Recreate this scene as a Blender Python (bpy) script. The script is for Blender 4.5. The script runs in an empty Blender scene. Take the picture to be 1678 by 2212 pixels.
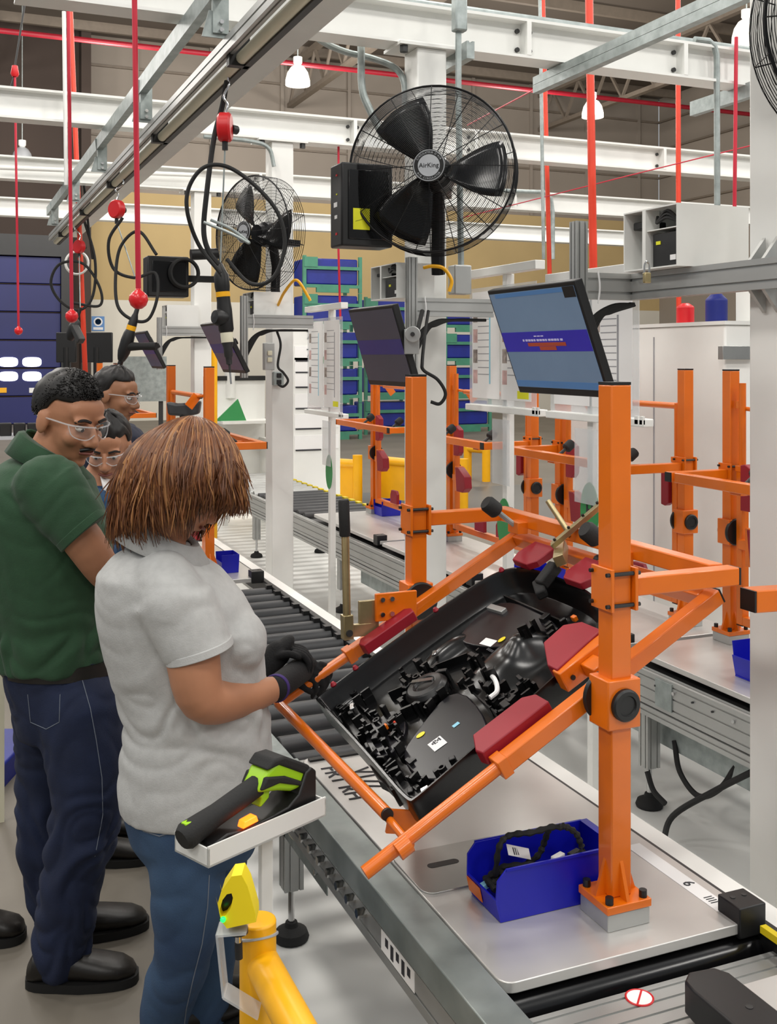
import bpy, bmesh, math, random
import numpy as np
from mathutils import Vector, Matrix, Quaternion, noise
random.seed(7)
R = math.radians
S = bpy.context.scene
COL = S.collection
# ---------------------------------------------------------------- camera
H = 1.79; F = 2300.0; CX, CY = 839.0, 770.0
TH = math.atan(969/2300.0); CS, SN = math.cos(TH), math.sin(TH)
cd = bpy.data.cameras.new('camera'); cam = bpy.data.objects.new('camera', cd); COL.objects.link(cam)
cd.sensor_fit = 'HORIZONTAL'; cd.sensor_width = 36; cd.lens = F/1678*36
cd.shift_y = -(1106-CY)/1678.0; cd.clip_start = .05; cd.clip_end = 200
cam.location = (0, 0, H); cam.rotation_euler = (R(90), 0, -TH)
S.camera = cam
# ---------------------------------------------------------------- world, light, exposure
w = bpy.data.worlds.new('hall_air'); S.world = w; w.use_nodes = True
w.node_tree.nodes['Background'].inputs[0].default_value = (.93, .97, 1, 1)
w.node_tree.nodes['Background'].inputs[1].default_value = .36
vs = S.view_settings; vs.view_transform = 'Standard'; vs.look = 'None'; vs.gamma = 1; vs.exposure = .0; vs.use_curve_mapping = False
LAMP_Z = 7.5
def hall_lamp(x, y, power=350):                       # high bay lamps of the hall, open glass domes that light the roof as well
    l = bpy.data.lights.new('high_bay_light', 'POINT'); l.shadow_soft_size = .5; l.energy = power; l.color = (1, .965, .91)
    o = bpy.data.objects.new('high_bay_light', l); COL.objects.link(o); o.location = (x, y, LAMP_Z); o.visible_camera = False
for gx in (-5.5, -1, 3.5, 8, 14):
    for gy in (-5, -.5, 4, 8.5, 13, 18.5, 24):
        hall_lamp(gx, gy)

# ---------------------------------------------------------------- pixel rays (photo pixel + one known coordinate -> world point)
def uv(px, py): return (px-CX)/F, (py-CY)/F
def PD(px, py, d):
    u, v = uv(px, py); r = u*d
    return Vector((r*CS+d*SN, -r*SN+d*CS, H-v*d))
def PX(px, py, x): u, v = uv(px, py); return PD(px, py, x/(u*CS+SN))
def PY(px, py, y): u, v = uv(px, py); return PD(px, py, y/(CS-u*SN))
def PZ(px, py, z): u, v = uv(px, py); return PD(px, py, (H-z)/v)
def V(*a): return Vector(a)
# ---------------------------------------------------------------- materials
def lin(h):
    h = h.lstrip('#'); o = []
    for i in (0, 2, 4):
        c = int(h[i:i+2], 16)/255
        o.append(c/12.92 if c <= .04045 else ((c+.055)/1.055)**2.4)
    return (*o, 1)
MATS = {}
def mat(name, col, rough=.5, metal=0, var=.06, vs_=6.0, bump=0, bs=60, col2=None, stretch=None, coat=0, alpha=1, trans=0, emit=0, ecol=None, sheen=0, ior=1.5, kind='noise'):
    m = bpy.data.materials.new(name); m.use_nodes = True; nt = m.node_tree; N = nt.nodes; L = nt.links
    b = N['Principled BSDF']; c = lin(col)
    b.inputs['Roughness'].default_value = rough; b.inputs['Metallic'].default_value = metal; b.inputs['IOR'].default_value = ior
    b.inputs['Coat Weight'].default_value = coat; b.inputs['Alpha'].default_value = alpha; b.inputs['Transmission Weight'].default_value = trans
    if sheen: b.inputs['Sheen Weight'].default_value = sheen
    tc = N.new('ShaderNodeTexCoord'); mp = N.new('ShaderNodeMapping'); L.new(tc.outputs['Object'], mp.inputs[0])
    if stretch: mp.inputs['Scale'].default_value = stretch
    nz = N.new('ShaderNodeTexNoise'); nz.inputs['Scale'].default_value = vs_; nz.inputs['Detail'].default_value = 4
    L.new(mp.outputs[0], nz.inputs['Vector'])
    rp = N.new('ShaderNodeValToRGB'); rp.color_ramp.elements[0].position = .3; rp.color_ramp.elements[1].position = .7
    c2 = lin(col2) if col2 else tuple(min(1, x*(1+var)) for x in c[:3])+(1,)
    c1 = c if col2 else tuple(x*(1-var) for x in c[:3])+(1,)
    rp.color_ramp.elements[0].color = c1; rp.color_ramp.elements[1].color = c2
    L.new(nz.outputs[0], rp.inputs[0]); L.new(rp.outputs[0], b.inputs['Base Color'])
    if bump:
        n2 = N.new('ShaderNodeTexNoise'); n2.inputs['Scale'].default_value = bs; n2.inputs['Detail'].default_value = 3; L.new(mp.outputs[0], n2.inputs['Vector'])
        bp = N.new('ShaderNodeBump'); bp.inputs['Strength'].default_value = bump; bp.inputs['Distance'].default_value = .01
        L.new(n2.outputs[0], bp.inputs['Height']); L.new(bp.outputs[0], b.inputs['Normal'])
    if emit:
        b.inputs['Emission Color'].default_value = lin(ecol or col); b.inputs['Emission Strength'].default_value = emit
    MATS[name] = m
    return m
mat('orange', '#dd6c06', .34, coat=.25, var=.05, vs_=9)
mat('white', '#e6e6e2', .42, var=.02)
mat('white_matte', '#dcdcd8', .6, var=.03)
mat('beige_rail', '#d8d3bb', .4, var=.04)
mat('galv', '#a9b1b0', .45, .45, col2='#8d9694', vs_=22)
mat('steel_sheet', '#b9b9b5', .3, .9, col2='#a4a4a2', vs_=5, stretch=(1, 1, 1))
mat('alu', '#b3b4b2', .42, .6, var=.04, stretch=(1, 1, 1))
mat('alu_dark', '#3b3b3b', .5, .4)
mat('chrome', '#c9c9c9', .16, 1)
mat('zinc_yellow', '#bfae84', .3, .7, col2='#a3946c', vs_=14)
mat('black', '#121213', .45, var=.2)
mat('black_gloss', '#0b0b0d', .2, var=.2)
mat('black_rubber', '#1b1b1b', .75, var=.15, bump=.1, bs=200)
mat('roller', '#3a3b3d', .45, .1, var=.1)
mat('blue_bin', '#0b12a8', .4, var=.08)
mat('red_pad', '#8f0f22', .5, var=.08)
mat('red', '#cf1c22', .35, var=.06)
mat('red_cord', '#c31a35', .5, var=.08)
mat('red_pipe', '#d2391c', .4, var=.08)
mat('yellow', '#f2b008', .38, var=.05)
mat('yellow_bright', '#f0d81a', .45, var=.04)
mat('paper', '#ecebea', .7, var=.02)
mat('ink', '#2e2e33', .7)
mat('ink_light', '#9a9a9e', .7)
mat('green_steel', '#3f7f66', .5, var=.1)
mat('blue_crate', '#10207c', .5, var=.18, vs_=3)
mat('skin', '#b27c5c', .55, var=.06, vs_=14, sheen=.05)
mat('skin_dark', '#9a6a4c', .55, var=.06, vs_=14)
def glass(name, col, a, rough=.08):
    return mat(name, col, rough, alpha=a, var=.01)
glass('acrylic', '#dfe3e6', .35); glass('lens', '#dfe6ea', .05)
# ---------------------------------------------------------------- object builders
ORG = {}
def tag(o, label=None, cat=None, group=None, kind=None):
    if label: o['label'] = label
    if cat: o['category'] = cat
    if group: o['group'] = group
    if kind: o['kind'] = kind
    return o
def thing(name, label, cat, loc=(0, 0, 0), group=None):
    o = bpy.data.objects.new(name, None); COL.objects.link(o); o.location = loc; o.empty_display_size = .1
    ORG[o.name] = Vector(loc)
    return tag(o, label, cat, group)
def copy_tree(o, parent=None):
    c = o.copy(); COL.objects.link(c); c.parent = parent
    ORG[c.name] = ORG.get(o.name, Vector())
    for ch in list(o.children): copy_tree(ch, c)
    return c
def frame_of(a, b, up=None):
    z = (b-a).normalized(); up = up or Vector((0, 0, 1))
    if abs(z.dot(up)) > .98: up = Vector((0, 1, 0)) if abs(z.y) < .9 else Vector((1, 0, 0))
    x = up.cross(z).normalized(); y = z.cross(x)          # x: sideways, y: 'up'
    return x, y, z
class MB:
    def __init__(s): s.v = []; s.f = []; s.mi = []; s.cur = 0
    def add(s, vs, fs):
        k = len(s.v); s.v += [tuple(p) for p in vs]; s.f += [tuple(i+k for i in f) for f in fs]; s.mi += [s.cur]*len(fs); return s
    def m(s, i): s.cur = i; return s
    def box(s, x0, x1, y0, y1, z0, z1):
        return s.add([(x0,y0,z0),(x1,y0,z0),(x1,y1,z0),(x0,y1,z0),(x0,y0,z1),(x1,y0,z1),(x1,y1,z1),(x0,y1,z1)],
                     [(0,3,2,1),(4,5,6,7),(0,1,5,4),(1,2,6,5),(2,3,7,6),(3,0,4,7)])
    def cb(s, c, sx, sy, sz): return s.box(c[0]-sx/2, c[0]+sx/2, c[1]-sy/2, c[1]+sy/2, c[2]-sz/2, c[2]+sz/2)
    def obox(s, c, ax, ay, az):                     # oriented box: half-axis vectors
        c, ax, ay, az = map(Vector, (c, ax, ay, az)); P = []
        for k in (-1, 1):
            for i, j in ((-1,-1),(1,-1),(1,1),(-1,1)): P.append(c+ax*i+ay*j+az*k)
        return s.add(P, [(0,3,2,1),(4,5,6,7),(0,1,5,4),(1,2,6,5),(2,3,7,6),(3,0,4,7)])
    def bar(s, a, b, w, h=None, up=None):           # rectangular bar
        a, b = Vector(a), Vector(b); h = h or w; x, y, z = frame_of(a, b, up)
        return s.obox((a+b)/2, x*w/2, y*h/2, (b-a)/2)
    def sweep(s, poly, a, b, up=None):              # straight prism of a 2-d outline (counter-clockwise)
        a, b = Vector(a), Vector(b); x, y, z = frame_of(a, b, up); n = len(poly)
        P = [a+x*p[0]+y*p[1] for p in poly]+[b+x*p[0]+y*p[1] for p in poly]
        return s.add(P, [(i, (i+1) % n, (i+1) % n+n, i+n) for i in range(n)]+[tuple(range(n))[::-1], tuple(range(n, 2*n))])
    def cyl(s, a, b, r, r2=None, n=16, cap=True):
        a, b = Vector(a), Vector(b); r2 = r if r2 is None else r2; x, y, z = frame_of(a, b)
        P = []
        for c, q in ((a, r), (b, r2)):
            for i in range(n):
                t = 2*math.pi*i/n; P.append(c+x*math.cos(t)*q+y*math.sin(t)*q)
        F_ = [(i, (i+1) % n, (i+1) % n+n, i+n) for i in range(n)]
        if cap: F_ += [tuple(range(n))[::-1], tuple(range(n, 2*n))]
        return s.add(P, F_)
    def tube(s, pts, r, n=8, closed=False, radii=None):  # polyline tube
        pts = [Vector(p) for p in pts]; m = len(pts); P = []; prev = None
        for i, p in enumerate(pts):
            if closed: t = (pts[(i+1) % m]-pts[i-1])
            else: t = pts[min(i+1, m-1)]-pts[max(i-1, 0)]
            t = t.normalized() if t.length > 1e-9 else Vector((0, 0, 1))
            if prev is None:
                u = Vector((0, 0, 1)) if abs(t.z) < .9 else Vector((1, 0, 0)); prev = (u-t*u.dot(t)).normalized()
            else:
                q = prev-t*prev.dot(t); prev = q.normalized() if q.length > 1e-6 else prev
            y = t.cross(prev); rr = radii[i] if radii else r
            for k in range(n):
                a = 2*math.pi*k/n; P.append(p+prev*math.cos(a)*rr+y*math.sin(a)*rr)
        F_ = []
        for i in range(m if closed else m-1):
            j = (i+1) % m
            for k in range(n): F_.append((i*n+k, i*n+(k+1) % n, j*n+(k+1) % n, j*n+k))
        if not closed: F_ += [tuple(range(n))[::-1], tuple(range((m-1)*n, m*n))]
        return s.add(P, F_)
    def lathe(s, prof, a, axis=(0, 0, 1), n=24):    # profile [(r, h)...] round an axis
        a, ax = Vector(a), Vector(axis).normalized(); x, y, z = frame_of(a, a+ax); P = []
        for r, h in prof:
            for k in range(n):
                t = 2*math.pi*k/n; P.append(a+ax*h+x*math.cos(t)*max(r, 1e-5)+y*math.sin(t)*max(r, 1e-5))
        F_ = [(i*n+k, i*n+(k+1) % n, (i+1)*n+(k+1) % n, (i+1)*n+k) for i in range(len(prof)-1) for k in range(n)]
        if prof[0][0] > 1e-4: F_.append(tuple(range(n))[::-1])
        if prof[-1][0] > 1e-4: F_.append(tuple(range((len(prof)-1)*n, len(prof)*n)))
        return s.add(P, F_)
    def ell(s, c, rx, ry=None, rz=None, n=16, q=None):
        ry = rx if ry is None else ry; rz = rx if rz is None else rz; c = Vector(c); m = max(6, n//2); P = []; F_ = []
        P.append((0, 0, rz))
        for i in range(1, m):
            f = math.pi*i/m
            for k in range(n):
                t = 2*math.pi*k/n; P.append((rx*math.sin(f)*math.cos(t), ry*math.sin(f)*math.sin(t), rz*math.cos(f)))
        P.append((0, 0, -rz)); e = len(P)-1
        for k in range(n):
            F_.append((0, 1+k, 1+(k+1) % n)); F_.append((e, e-n+(k+1) % n, e-n+k))
        for i in range(m-2):
            for k in range(n):
                a = 1+i*n; F_.append((a+k, a+n+k, a+n+(k+1) % n, a+(k+1) % n))
        P = [Vector(p) for p in P]
        if q is not None: P = [q @ p for p in P]
        return s.add([p+c for p in P], F_)
    def mesh(s, name, off=Vector()):
        me = bpy.data.meshes.new(name)
        me.from_pydata([(p[0]-off[0], p[1]-off[1], p[2]-off[2]) for p in s.v], [], s.f); me.update()
        return me
    def build(s, name, m, parent=None, sharp=35, bevel=0, seg=2, origin=None, solid=0):
        if parent is not None:
            p = parent
            while p.parent: p = p.parent
            off = ORG[p.name]
        else:
            if origin is None:
                a = np.array(s.v); lo, hi = a.min(0), a.max(0); origin = ((lo[0]+hi[0])/2, (lo[1]+hi[1])/2, lo[2])
            off = Vector(origin)
        me = s.mesh(name, off)
        ms = m if isinstance(m, (list, tuple)) else [m]
        for q in ms: me.materials.append(MATS[q] if isinstance(q, str) else q)
        if len(ms) > 1: me.polygons.foreach_set('material_index', s.mi)
        fix_normals(me)
        me.polygons.foreach_set('use_smooth', [True]*len(me.polygons)); me.set_sharp_from_angle(angle=R(sharp))
        o = bpy.data.objects.new(name, me); COL.objects.link(o)
        if parent is not None: o.parent = parent
        else: o.location = off; ORG[o.name] = off
        if bevel:
            b = o.modifiers.new('bevel', 'BEVEL'); b.width = bevel; b.segments = seg; b.limit_method = 'ANGLE'; b.angle_limit = R(40)
        if solid:
            b = o.modifiers.new('thick', 'SOLIDIFY'); b.thickness = solid; b.offset = 0
        return o
def fix_normals(me):
    bm = bmesh.new(); bm.from_mesh(me); bmesh.ops.recalc_face_normals(bm, faces=bm.faces); bm.to_mesh(me); bm.free()
def struct(name, mb, m, **k):
    o = mb.build(name, m, **k); o['kind'] = 'structure'; return o
def slot_poly(w, h, nw=1, nh=1, g=.008, dp=.006):   # aluminium profile with slots on every face
    P = []
    def side(a, b, n, out):
        L_ = math.dist(a, b); dx, dy = (b[0]-a[0])/L_, (b[1]-a[1])/L_
        P.append(a)
        for i in range(n):
            c = L_*(i+.5)/n
            for t, d in ((c-g/2, 0), (c-g/2, dp), (c+g/2, dp), (c+g/2, 0)):
                P.append((a[0]+dx*t-out[0]*d, a[1]+dy*t-out[1]*d))
    side((-w/2, -h/2), (w/2, -h/2), nw, (0, -1)); side((w/2, -h/2), (w/2, h/2), nh, (1, 0))
    side((w/2, h/2), (-w/2, h/2), nw, (0, 1)); side((-w/2, h/2), (-w/2, -h/2), nh, (-1, 0))
    return P
def text_mesh(body, size, loc, ex, ey, name, m, parent, align='CENTER', depth=.0006):
    cu = bpy.data.curves.new('lettering', 'FONT'); cu.body = body; cu.size = size; cu.align_x = align; cu.align_y = 'CENTER'; cu.extrude = depth; cu.resolution_u = 2
    t = bpy.data.objects.new('lettering_tmp', cu); COL.objects.link(t)
    dg = bpy.context.evaluated_depsgraph_get(); me = bpy.data.meshes.new_from_object(t.evaluated_get(dg)); bpy.data.objects.remove(t)
    ex, ey = Vector(ex).normalized(), Vector(ey).normalized(); ez = ex.cross(ey)
    p = parent
    while p.parent: p = p.parent
    M = Matrix((ex, ey, ez)).transposed().to_4x4(); M.translation = Vector(loc)-ORG[p.name]
    me.transform(M); me.materials.clear(); me.materials.append(MATS[m])
    o = bpy.data.objects.new(name, me); COL.objects.link(o); o.parent = parent
    return o
def arc(c, r, a0, a1, n, ex, ey):
    c, ex, ey = Vector(c), Vector(ex), Vector(ey)
    return [c+ex*r*math.cos(a0+(a1-a0)*i/n)+ey*r*math.sin(a0+(a1-a0)*i/n) for i in range(n+1)]
def spline(pts, n=8):                               # Catmull-Rom through points
    P = [Vector(p) for p in pts]; P = [P[0]*2-P[1]]+P+[P[-1]*2-P[-2]]; out = []
    for i in range(1, len(P)-2):
        a, b, c, d = P[i-1:i+3]
        for k in range(n):
            t = k/n; out.append(.5*((2*b)+(c-a)*t+(2*a-5*b+4*c-d)*t*t+(-a+3*b-3*c+d)*t**3))
    out.append(P[-2]); return out
# ================================================================ the hall
mat('floor_grey', '#6f685d', .55, var=.12, vs_=1.2, bump=.03, bs=30)
mat('floor_white', '#ebebe7', .35, var=.03, vs_=1.5)
mat('floor_dark', '#5c5c5a', .4, var=.12, vs_=.8)
mat('wall_tan', '#b79f70', .8, var=.05, vs_=.8)
mat('wall_white', '#d2cdc0', .7, var=.04, vs_=.7)
mat('clad_grey', '#8d8378', .7, var=.07, vs_=.5)
mat('clad_unlit', '#3b2f28', .8, var=.15, vs_=.4)  # lack of light painted in: dark brown for the unlit left wall
mat('roof', '#5a5148', .8, var=.12, vs_=.3)
mat('door_blue', '#151c5c', .5, var=.15, vs_=.6)
mat('day_pane', '#ffffff', .3, emit=3.2)
mat('truss', '#756a5e', .6, var=.08)
struct('floor', MB().box(-14, .86, -8, 30, -.05, 0).box(4.6, 23, -8, 9.6, -.05, 0).box(.86, 23, 13, 30, -.05, 0), ['floor_grey'])
struct('floor_painted_white', MB().box(.86, 4.6, -3, 13, -.05, .001), ['floor_white'])
struct('floor_polished_dark', MB().box(4.6, 23, 9.6, 13, -.05, 0), ['floor_dark'])
WY = 30.0
struct('wall_back', MB().box(3.7, 22.7, WY, WY+.3, 0, 3.35), 'wall_white')
struct('wall_back_middle', MB().box(3.7, 22.7, WY, WY+.3, 3.35, 6.35), 'wall_tan')
wb = struct('wall_back_upper', MB().box(3.7, 22.7, WY+.05, WY+.3, 6.35, 10.6), 'clad_grey')
for k in range(4):                                   # cladding seams as raised rails
    MB().box(3.7, 22.7, WY-.02, WY+.05, 6.9+k*.95, 6.96+k*.95).build('seam_rail', 'truss', wb)
for k in range(9): MB().box(5+k*2.1, 5.1+k*2.1, WY-.03, WY+.05, 6.35, 10.6).build('wall_rib', 'clad_grey', wb)
wl = struct('wall_left_unlit', MB().box(-14, 3.7, WY-.4, WY+.3, 0, 10.6), 'clad_unlit')  # left stretch of wall, its unlit look put into the colour
MB().box(3.45, 3.7, WY-.9, WY-.4, 0, 10.6).build('corner_post', 'clad_unlit', wl)
wr = struct('wall_right', MB().box(22.7, 23, 8, 30, 0, 10.6), 'clad_grey')
for k in range(4): MB().box(22.6, 22.7, 8, 30, 6.9+k*.95, 6.96+k*.95).build('seam_rail', 'truss', wr)
ce = struct('ceiling', MB().box(-14, 23, 7, 30.3, 10.6, 10.8), 'roof')
for k in range(9):
    y = 12+k*2.1; MB().box(-14, 23, y, y+.12, 10.35, 10.6).build('purlin', 'truss', ce)
for x in (1.0, 9.5, 18):                             # roof trusses running away from the camera
    b = MB(); b.box(x-.09, x+.09, 9, 30, 10.2, 10.35).box(x-.09, x+.09, 9, 30, 9.1, 9.22)
    for k in range(14):
        y = 9+k*1.5; b.bar((x, y, 9.2), (x, y+.75, 10.25), .07).bar((x, y+.75, 10.25), (x, y+1.5, 9.2), .07)
    b.build('truss', 'truss', ce)
MB().cyl((-3, 24, 8.7), (22, 24, 8.7), .06, n=10).build('sprinkler_pipe', 'red_pad', ce)
# dock door with daylight panes
dr = PY(0, 560, WY-.45); x1 = PY(131, 700, WY-.45).x; x0 = -3.2; top = PY(60, 553, WY-.45).z
dd = thing('door_1', None, None, ((x0+x1)/2, WY-.45, 0)); dd['kind'] = 'structure'
n = 6; hh = top/n
for k in range(n): MB().box(x0, x1, WY-.46, WY-.40, k*hh+.02, (k+1)*hh-.02).build('panel', 'door_blue', dd, bevel=.015)
MB().box(x0, x1+.25, WY-.6, WY-.42, top, top+.55).build('header', 'black', dd)
MB().box(x1, x1+.25, WY-.6, WY-.42, 0, top).build('jamb', 'black', dd)
for py in (782, 813):
    for px in (18-48, 18, 69):
        c = PY(px, py, WY-.47); b = MB()
        b.sweep([(math.copysign(abs(math.cos(t))**.55, math.cos(t))*.24, math.copysign(abs(math.sin(t))**.7, math.sin(t))*.125) for t in [2*math.pi*i/24 for i in range(24)]], c+V(0, .03, 0), c-V(0, .01, 0))
        b.build('pane', 'day_pane', dd)
for px, m_ in ((2, 'yellow'), (75, 'paper')):
    c = PY(px, 843, WY-.47); MB().cb(c, .28, .02, .13).build('notice', m_, dd)
# ---------------------------------------------------------------- steel gantry
CXX = 2.10; CYS = (2.21, 4.54, 6.87, 9.2); BT, BB = 3.42, 3.23
mat('joint', '#2a2a2a', .6)
def ibeam(w, h, tf=.014, tw=.012):
    return [(-w/2, -h/2), (w/2, -h/2), (w/2, -h/2+tf), (tw/2, -h/2+tf), (tw/2, h/2-tf), (w/2, h/2-tf), (w/2, h/2), (-w/2, h/2), (-w/2, h/2-tf), (-tw/2, h/2-tf), (-tw/2, -h/2+tf), (-w/2, -h/2+tf)]
CWHO = ['nearest white square steel column at the right edge', 'white square steel column carrying the large fan', 'white square steel column carrying the farther fan', 'farthest white square steel column behind the hanging tools']
for i, y in enumerate(CYS):
    t = thing('steel_column', CWHO[i], 'column', (CXX, y, 0), 'white columns of the gantry')
    MB().box(CXX-.075, CXX+.075, y-.075, y+.075, .012, BB-.014).build('shaft', 'white', t, bevel=.006)
    MB().box(CXX-.13, CXX+.13, y-.13, y+.13, .001, .012).build('base_plate', 'white', t)
    MB().box(CXX-.17, CXX+.17, y-.1, y+.1, BB-.014, BB).build('cap_plate', 'white', t)
    for sx in (-.14, .14): MB().cyl((CXX+sx, y-.07, BB-.045), (CXX+sx, y-.07, BB-.014), .02, n=6).build('bolt', 'alu_dark', t)
BWHO = ['nearest white overhead beam, crossing at the top above the big fan', 'second white overhead beam, passing behind the big fan', 'third white overhead beam, behind the second fan', 'farthest white overhead beam near the tan wall']
for i, y in enumerate((4.54, 6.87, 9.2, 11.6)):
    t = thing('overhead_beam', BWHO[i], 'beam', (2.4, y, BB), 'white overhead beams')
    MB().sweep(ibeam(.14, BT-BB), (.28, y, (BT+BB)/2), (8.6, y, (BT+BB)/2)).build('girder', 'white', t)
    for x in (2.62, 3.55, 5.2):                       # splice plates with bolts
        p = MB().box(x-.012, x+.012, y-.072, y+.072, BB+.014, BT-.014).build('stiffener', 'white', t)
        for dz in (.05, .14):
            MB().cyl((x-.035, y-.02, BB+dz), (x-.035, y-.008, BB+dz), .012, n=8).cyl((x+.035, y-.02, BB+dz), (x+.035, y-.008, BB+dz), .012, n=8).build('bolt', 'alu_dark', p)
# white runway box beam along the line
xb0, xb1 = 1.10, 1.30
t = thing('runway_beam', 'broad pale runway beam above the near conveyor line', 'beam', (1.2, 6, 2.98))
MB().box(xb0, xb1, 1.3, 11.2, 3.0, 3.03).build('flange', 'white_matte', t)
MB().box(1.19, 1.21, 1.3, 11.2, 3.03, 3.22).build('web', 'white_matte', t)
# ================================================================ near conveyor line
PT = .60                                             # pallet plate top
mat('plate_steel', '#d6d4d0', .3, .45, col2='#c2c0bd', vs_=2.2, bump=.02, bs=8)
mat('galv_bright', '#a9b1af', .38, .6, col2='#868f8d', vs_=7)
mat('hazard', '#d8c017', .5)
cv = thing('roller_conveyor', 'near roller conveyor with galvanised side rail and black rollers', 'conveyor', (1.29, 5, 0))
MB().sweep([(-.041, -.05), (-.030, -.05), (-.030, -.010), (.041, -.010), (.041, .018), (-.041, .018)], (.938, 3.02, .58), (.938, .9, .58)).build('side_rail', 'galv_bright', cv, bevel=.003)
MB().box(.905, .975, 3.03, 11, .50, .575).build('side_rail', 'galv', cv, bevel=.004)
MB().sweep(slot_poly(.05, .1, 1, 2), (.935, .9, .49), (.935, 3.1, .49)).build('lower_profile', 'alu', cv)
MB().box(.975, .985, .9, 11, .47, .56).build('inner_guide', 'alu_dark', cv)
MB().box(1.60, 1.63, .9, 11, .50, .585).build('far_guide', 'black', cv, bevel=.004)
MB().box(1.63, 1.70, .9, 11, .46, .575).build('far_rail', 'white', cv, bevel=.004)
ys = [3.10+.152*k for k in range(16)]+[6.9+.152*k for k in range(13)]
r0 = None
for y in ys:
    if r0 is None:
        b = MB(); b.cyl((.99, y, .545), (1.60, y, .545), .036, n=20); r0 = b.build('roller', 'roller', cv, bevel=.004); y_0 = y
        b = MB(); b.cyl((.978, y, .545), (1.605, y, .545), .012, n=8); a0 = b.build('axle', 'galv', r0)
        b = MB(); b.box(1.57, 1.60, y-.02, y+.02, .575, .595); k0 = b.build('bearing_block', 'black', r0)
    else:
        o = r0.copy(); COL.objects.link(o); o.parent = cv; o.location.y += y-y_0
        for ch in r0.children:
            c = ch.copy(); COL.objects.link(c); c.parent = o
def levelling_leg(parent, x, y, top, slot=True):
    p = MB().sweep(slot_poly(.06, .06, 2, 2, .006, .005), (x, y, .16), (x, y, top)).build('leg', 'alu', parent)
    MB().cyl((x, y, .05), (x, y, .165), .010, n=10).build('threaded_rod', 'chrome', p)
    MB().lathe([(.052, .002), (.055, .010), (.048, .028), (.022, .042), (.018, .055), (0, .055)], (x, y, 0), n=20).build('foot', 'black_rubber', p)
for y in (3.13, 5.6, 8.2): levelling_leg(cv, .995, y, .47)
for y in (3.4, 5.6, 8.2): levelling_leg(cv, 1.63, y, .47)
p = MB().box(.965, .968, 2.72, 3.16, .33, .455).build('bracket_plate', 'galv', cv)
for y, z in ((3.1, .43), (3.1, .36), (2.8, .36)): MB().cyl((.955, y, z), (.966, y, z), .008, n=6).build('bolt', 'chrome', p)
for k in range(9):
    MB().cyl((.888, 2.30+.07*k, .50), (.912, 2.30+.07*k, .50), .011, n=6).build('bolt', 'chrome', cv)
MB().box(.909, .9105, 2.02, 2.2, .465, .51).build('label_plate', 'paper', cv)
for k in range(5):
    MB().box(.908, .909, 2.04+.03*k, 2.055+.03*k, .472 if k % 2 else .485, .503).build('printed_code', 'ink', cv)
MB().box(.897, 1.02, 1.30, 1.62, .598, .603).build('cover_sheet', 'galv_bright', cv, bevel=.002)
# front end of the bed: cover profiles and rollers in front of the pallet
MB().sweep(slot_poly(.16, .05, 5, 1, .006, .004), (.985, 1.655, .525), (1.62, 1.655, .525), up=V(0, 0, 1)).build('bed_profile', 'alu', cv)
MB().cyl((.985, 1.80, .525), (1.62, 1.80, .525), .042, n=24).build('roller', 'black_gloss', cv)
MB().cyl((.985, 1.50, .525), (1.62, 1.50, .525), .045, n=24).build('roller', 'black_gloss', cv)
MB().box(.985, 1.62, 1.1, 3.0, .44, .46).build('bed_pan', 'alu_dark', cv)
c = PZ(1381, 2155, .5508); b = MB()
b.tube(arc(c, .026, 0, 2*math.pi, 28, (1, 0, 0), (0, 1, 0))[:-1], .0022, n=6, closed=True).bar(c+V(-.018, -.018, 0), c+V(.018, .018, 0), .004, .002)
st = MB().cyl(c-V(0, 0, .0005), c+V(0, 0, .0007), .026, n=28).build('sticker', 'paper', cv); b.build('prohibition_ring', 'red', st)
MB().box(1.58, 1.595, 1.1, 1.75, .585, .60).build('hazard_strip', 'hazard', cv)
MB().box(.8955, .8968, 1.40, 1.52, .535, .59).build('hazard_patch', 'hazard', cv)
for k in range(3):
    b = MB(); b.tube(spline([(.96, 2.9+.05*k, .46), (.95, 2.93, .40), (.955, 3.02, .385+.01*k), (.97, 3.1, .42), (.975, 3.15, .47)], 6), .007, n=7); b.build('sensor_cable', ('beige_rail', 'black_rubber', 'yellow')[k], cv)
# end cover where the empty bed begins behind the pallet
MB().box(.985, 1.60, 3.015, 3.055, .50, .575).build('cross_cover', 'alu', cv)
MB().box(.86, .975, 3.03, 3.75, .575, .590).build('cover_sheet', 'galv', cv, bevel=.003)
# ---------------------------------------------------------------- pallet plates
def rounded(x0, x1, y0, y1, r=.03, n=5):
    P = []
    for cx, cy, a in ((x1-r, y0+r, -90), (x1-r, y1-r, 0), (x0+r, y1-r, 90), (x0+r, y0+r, 180)):
        for k in range(n+1): t = R(a+90*k/n); P.append((cx+r*math.cos(t), cy+r*math.sin(t)))
    return P
def prism(mb, P, z0, z1):
    n = len(P); return mb.add([(x, y, z0) for x, y in P]+[(x, y, z1) for x, y in P], [(i, (i+1) % n, (i+1) % n+n, i+n) for i in range(n)]+[tuple(range(n))[::-1], tuple(range(n, 2*n))])
def pallet(label, x0, x1, y0, y1, blocks, group='steel pallet plates'):
    t = thing('pallet_plate', label, 'pallet', ((x0+x1)/2, (y0+y1)/2, PT-.022), group)
    prism(MB(), rounded(x0, x1, y0, y1), PT-.022, PT).build('plate', 'plate_steel', t, bevel=.002)
    for bx, by in blocks:
        q = MB().box(bx-.035, bx+.035, by-.035, by+.035, PT-.03, PT+.035).build('corner_block', 'black', t, bevel=.003)
        for s in (-.015, .015): MB().cyl((bx+s, by+.01, PT+.0352), (bx+s, by+.01, PT+.0362), .006, n=8).build('screw', 'alu_dark', q)
    return t
pa = pallet('brushed steel pallet plate nearest the camera under the tilted fixture', .982, 1.60, 1.772, 3.0, [(1.575, 1.80)])
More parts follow.
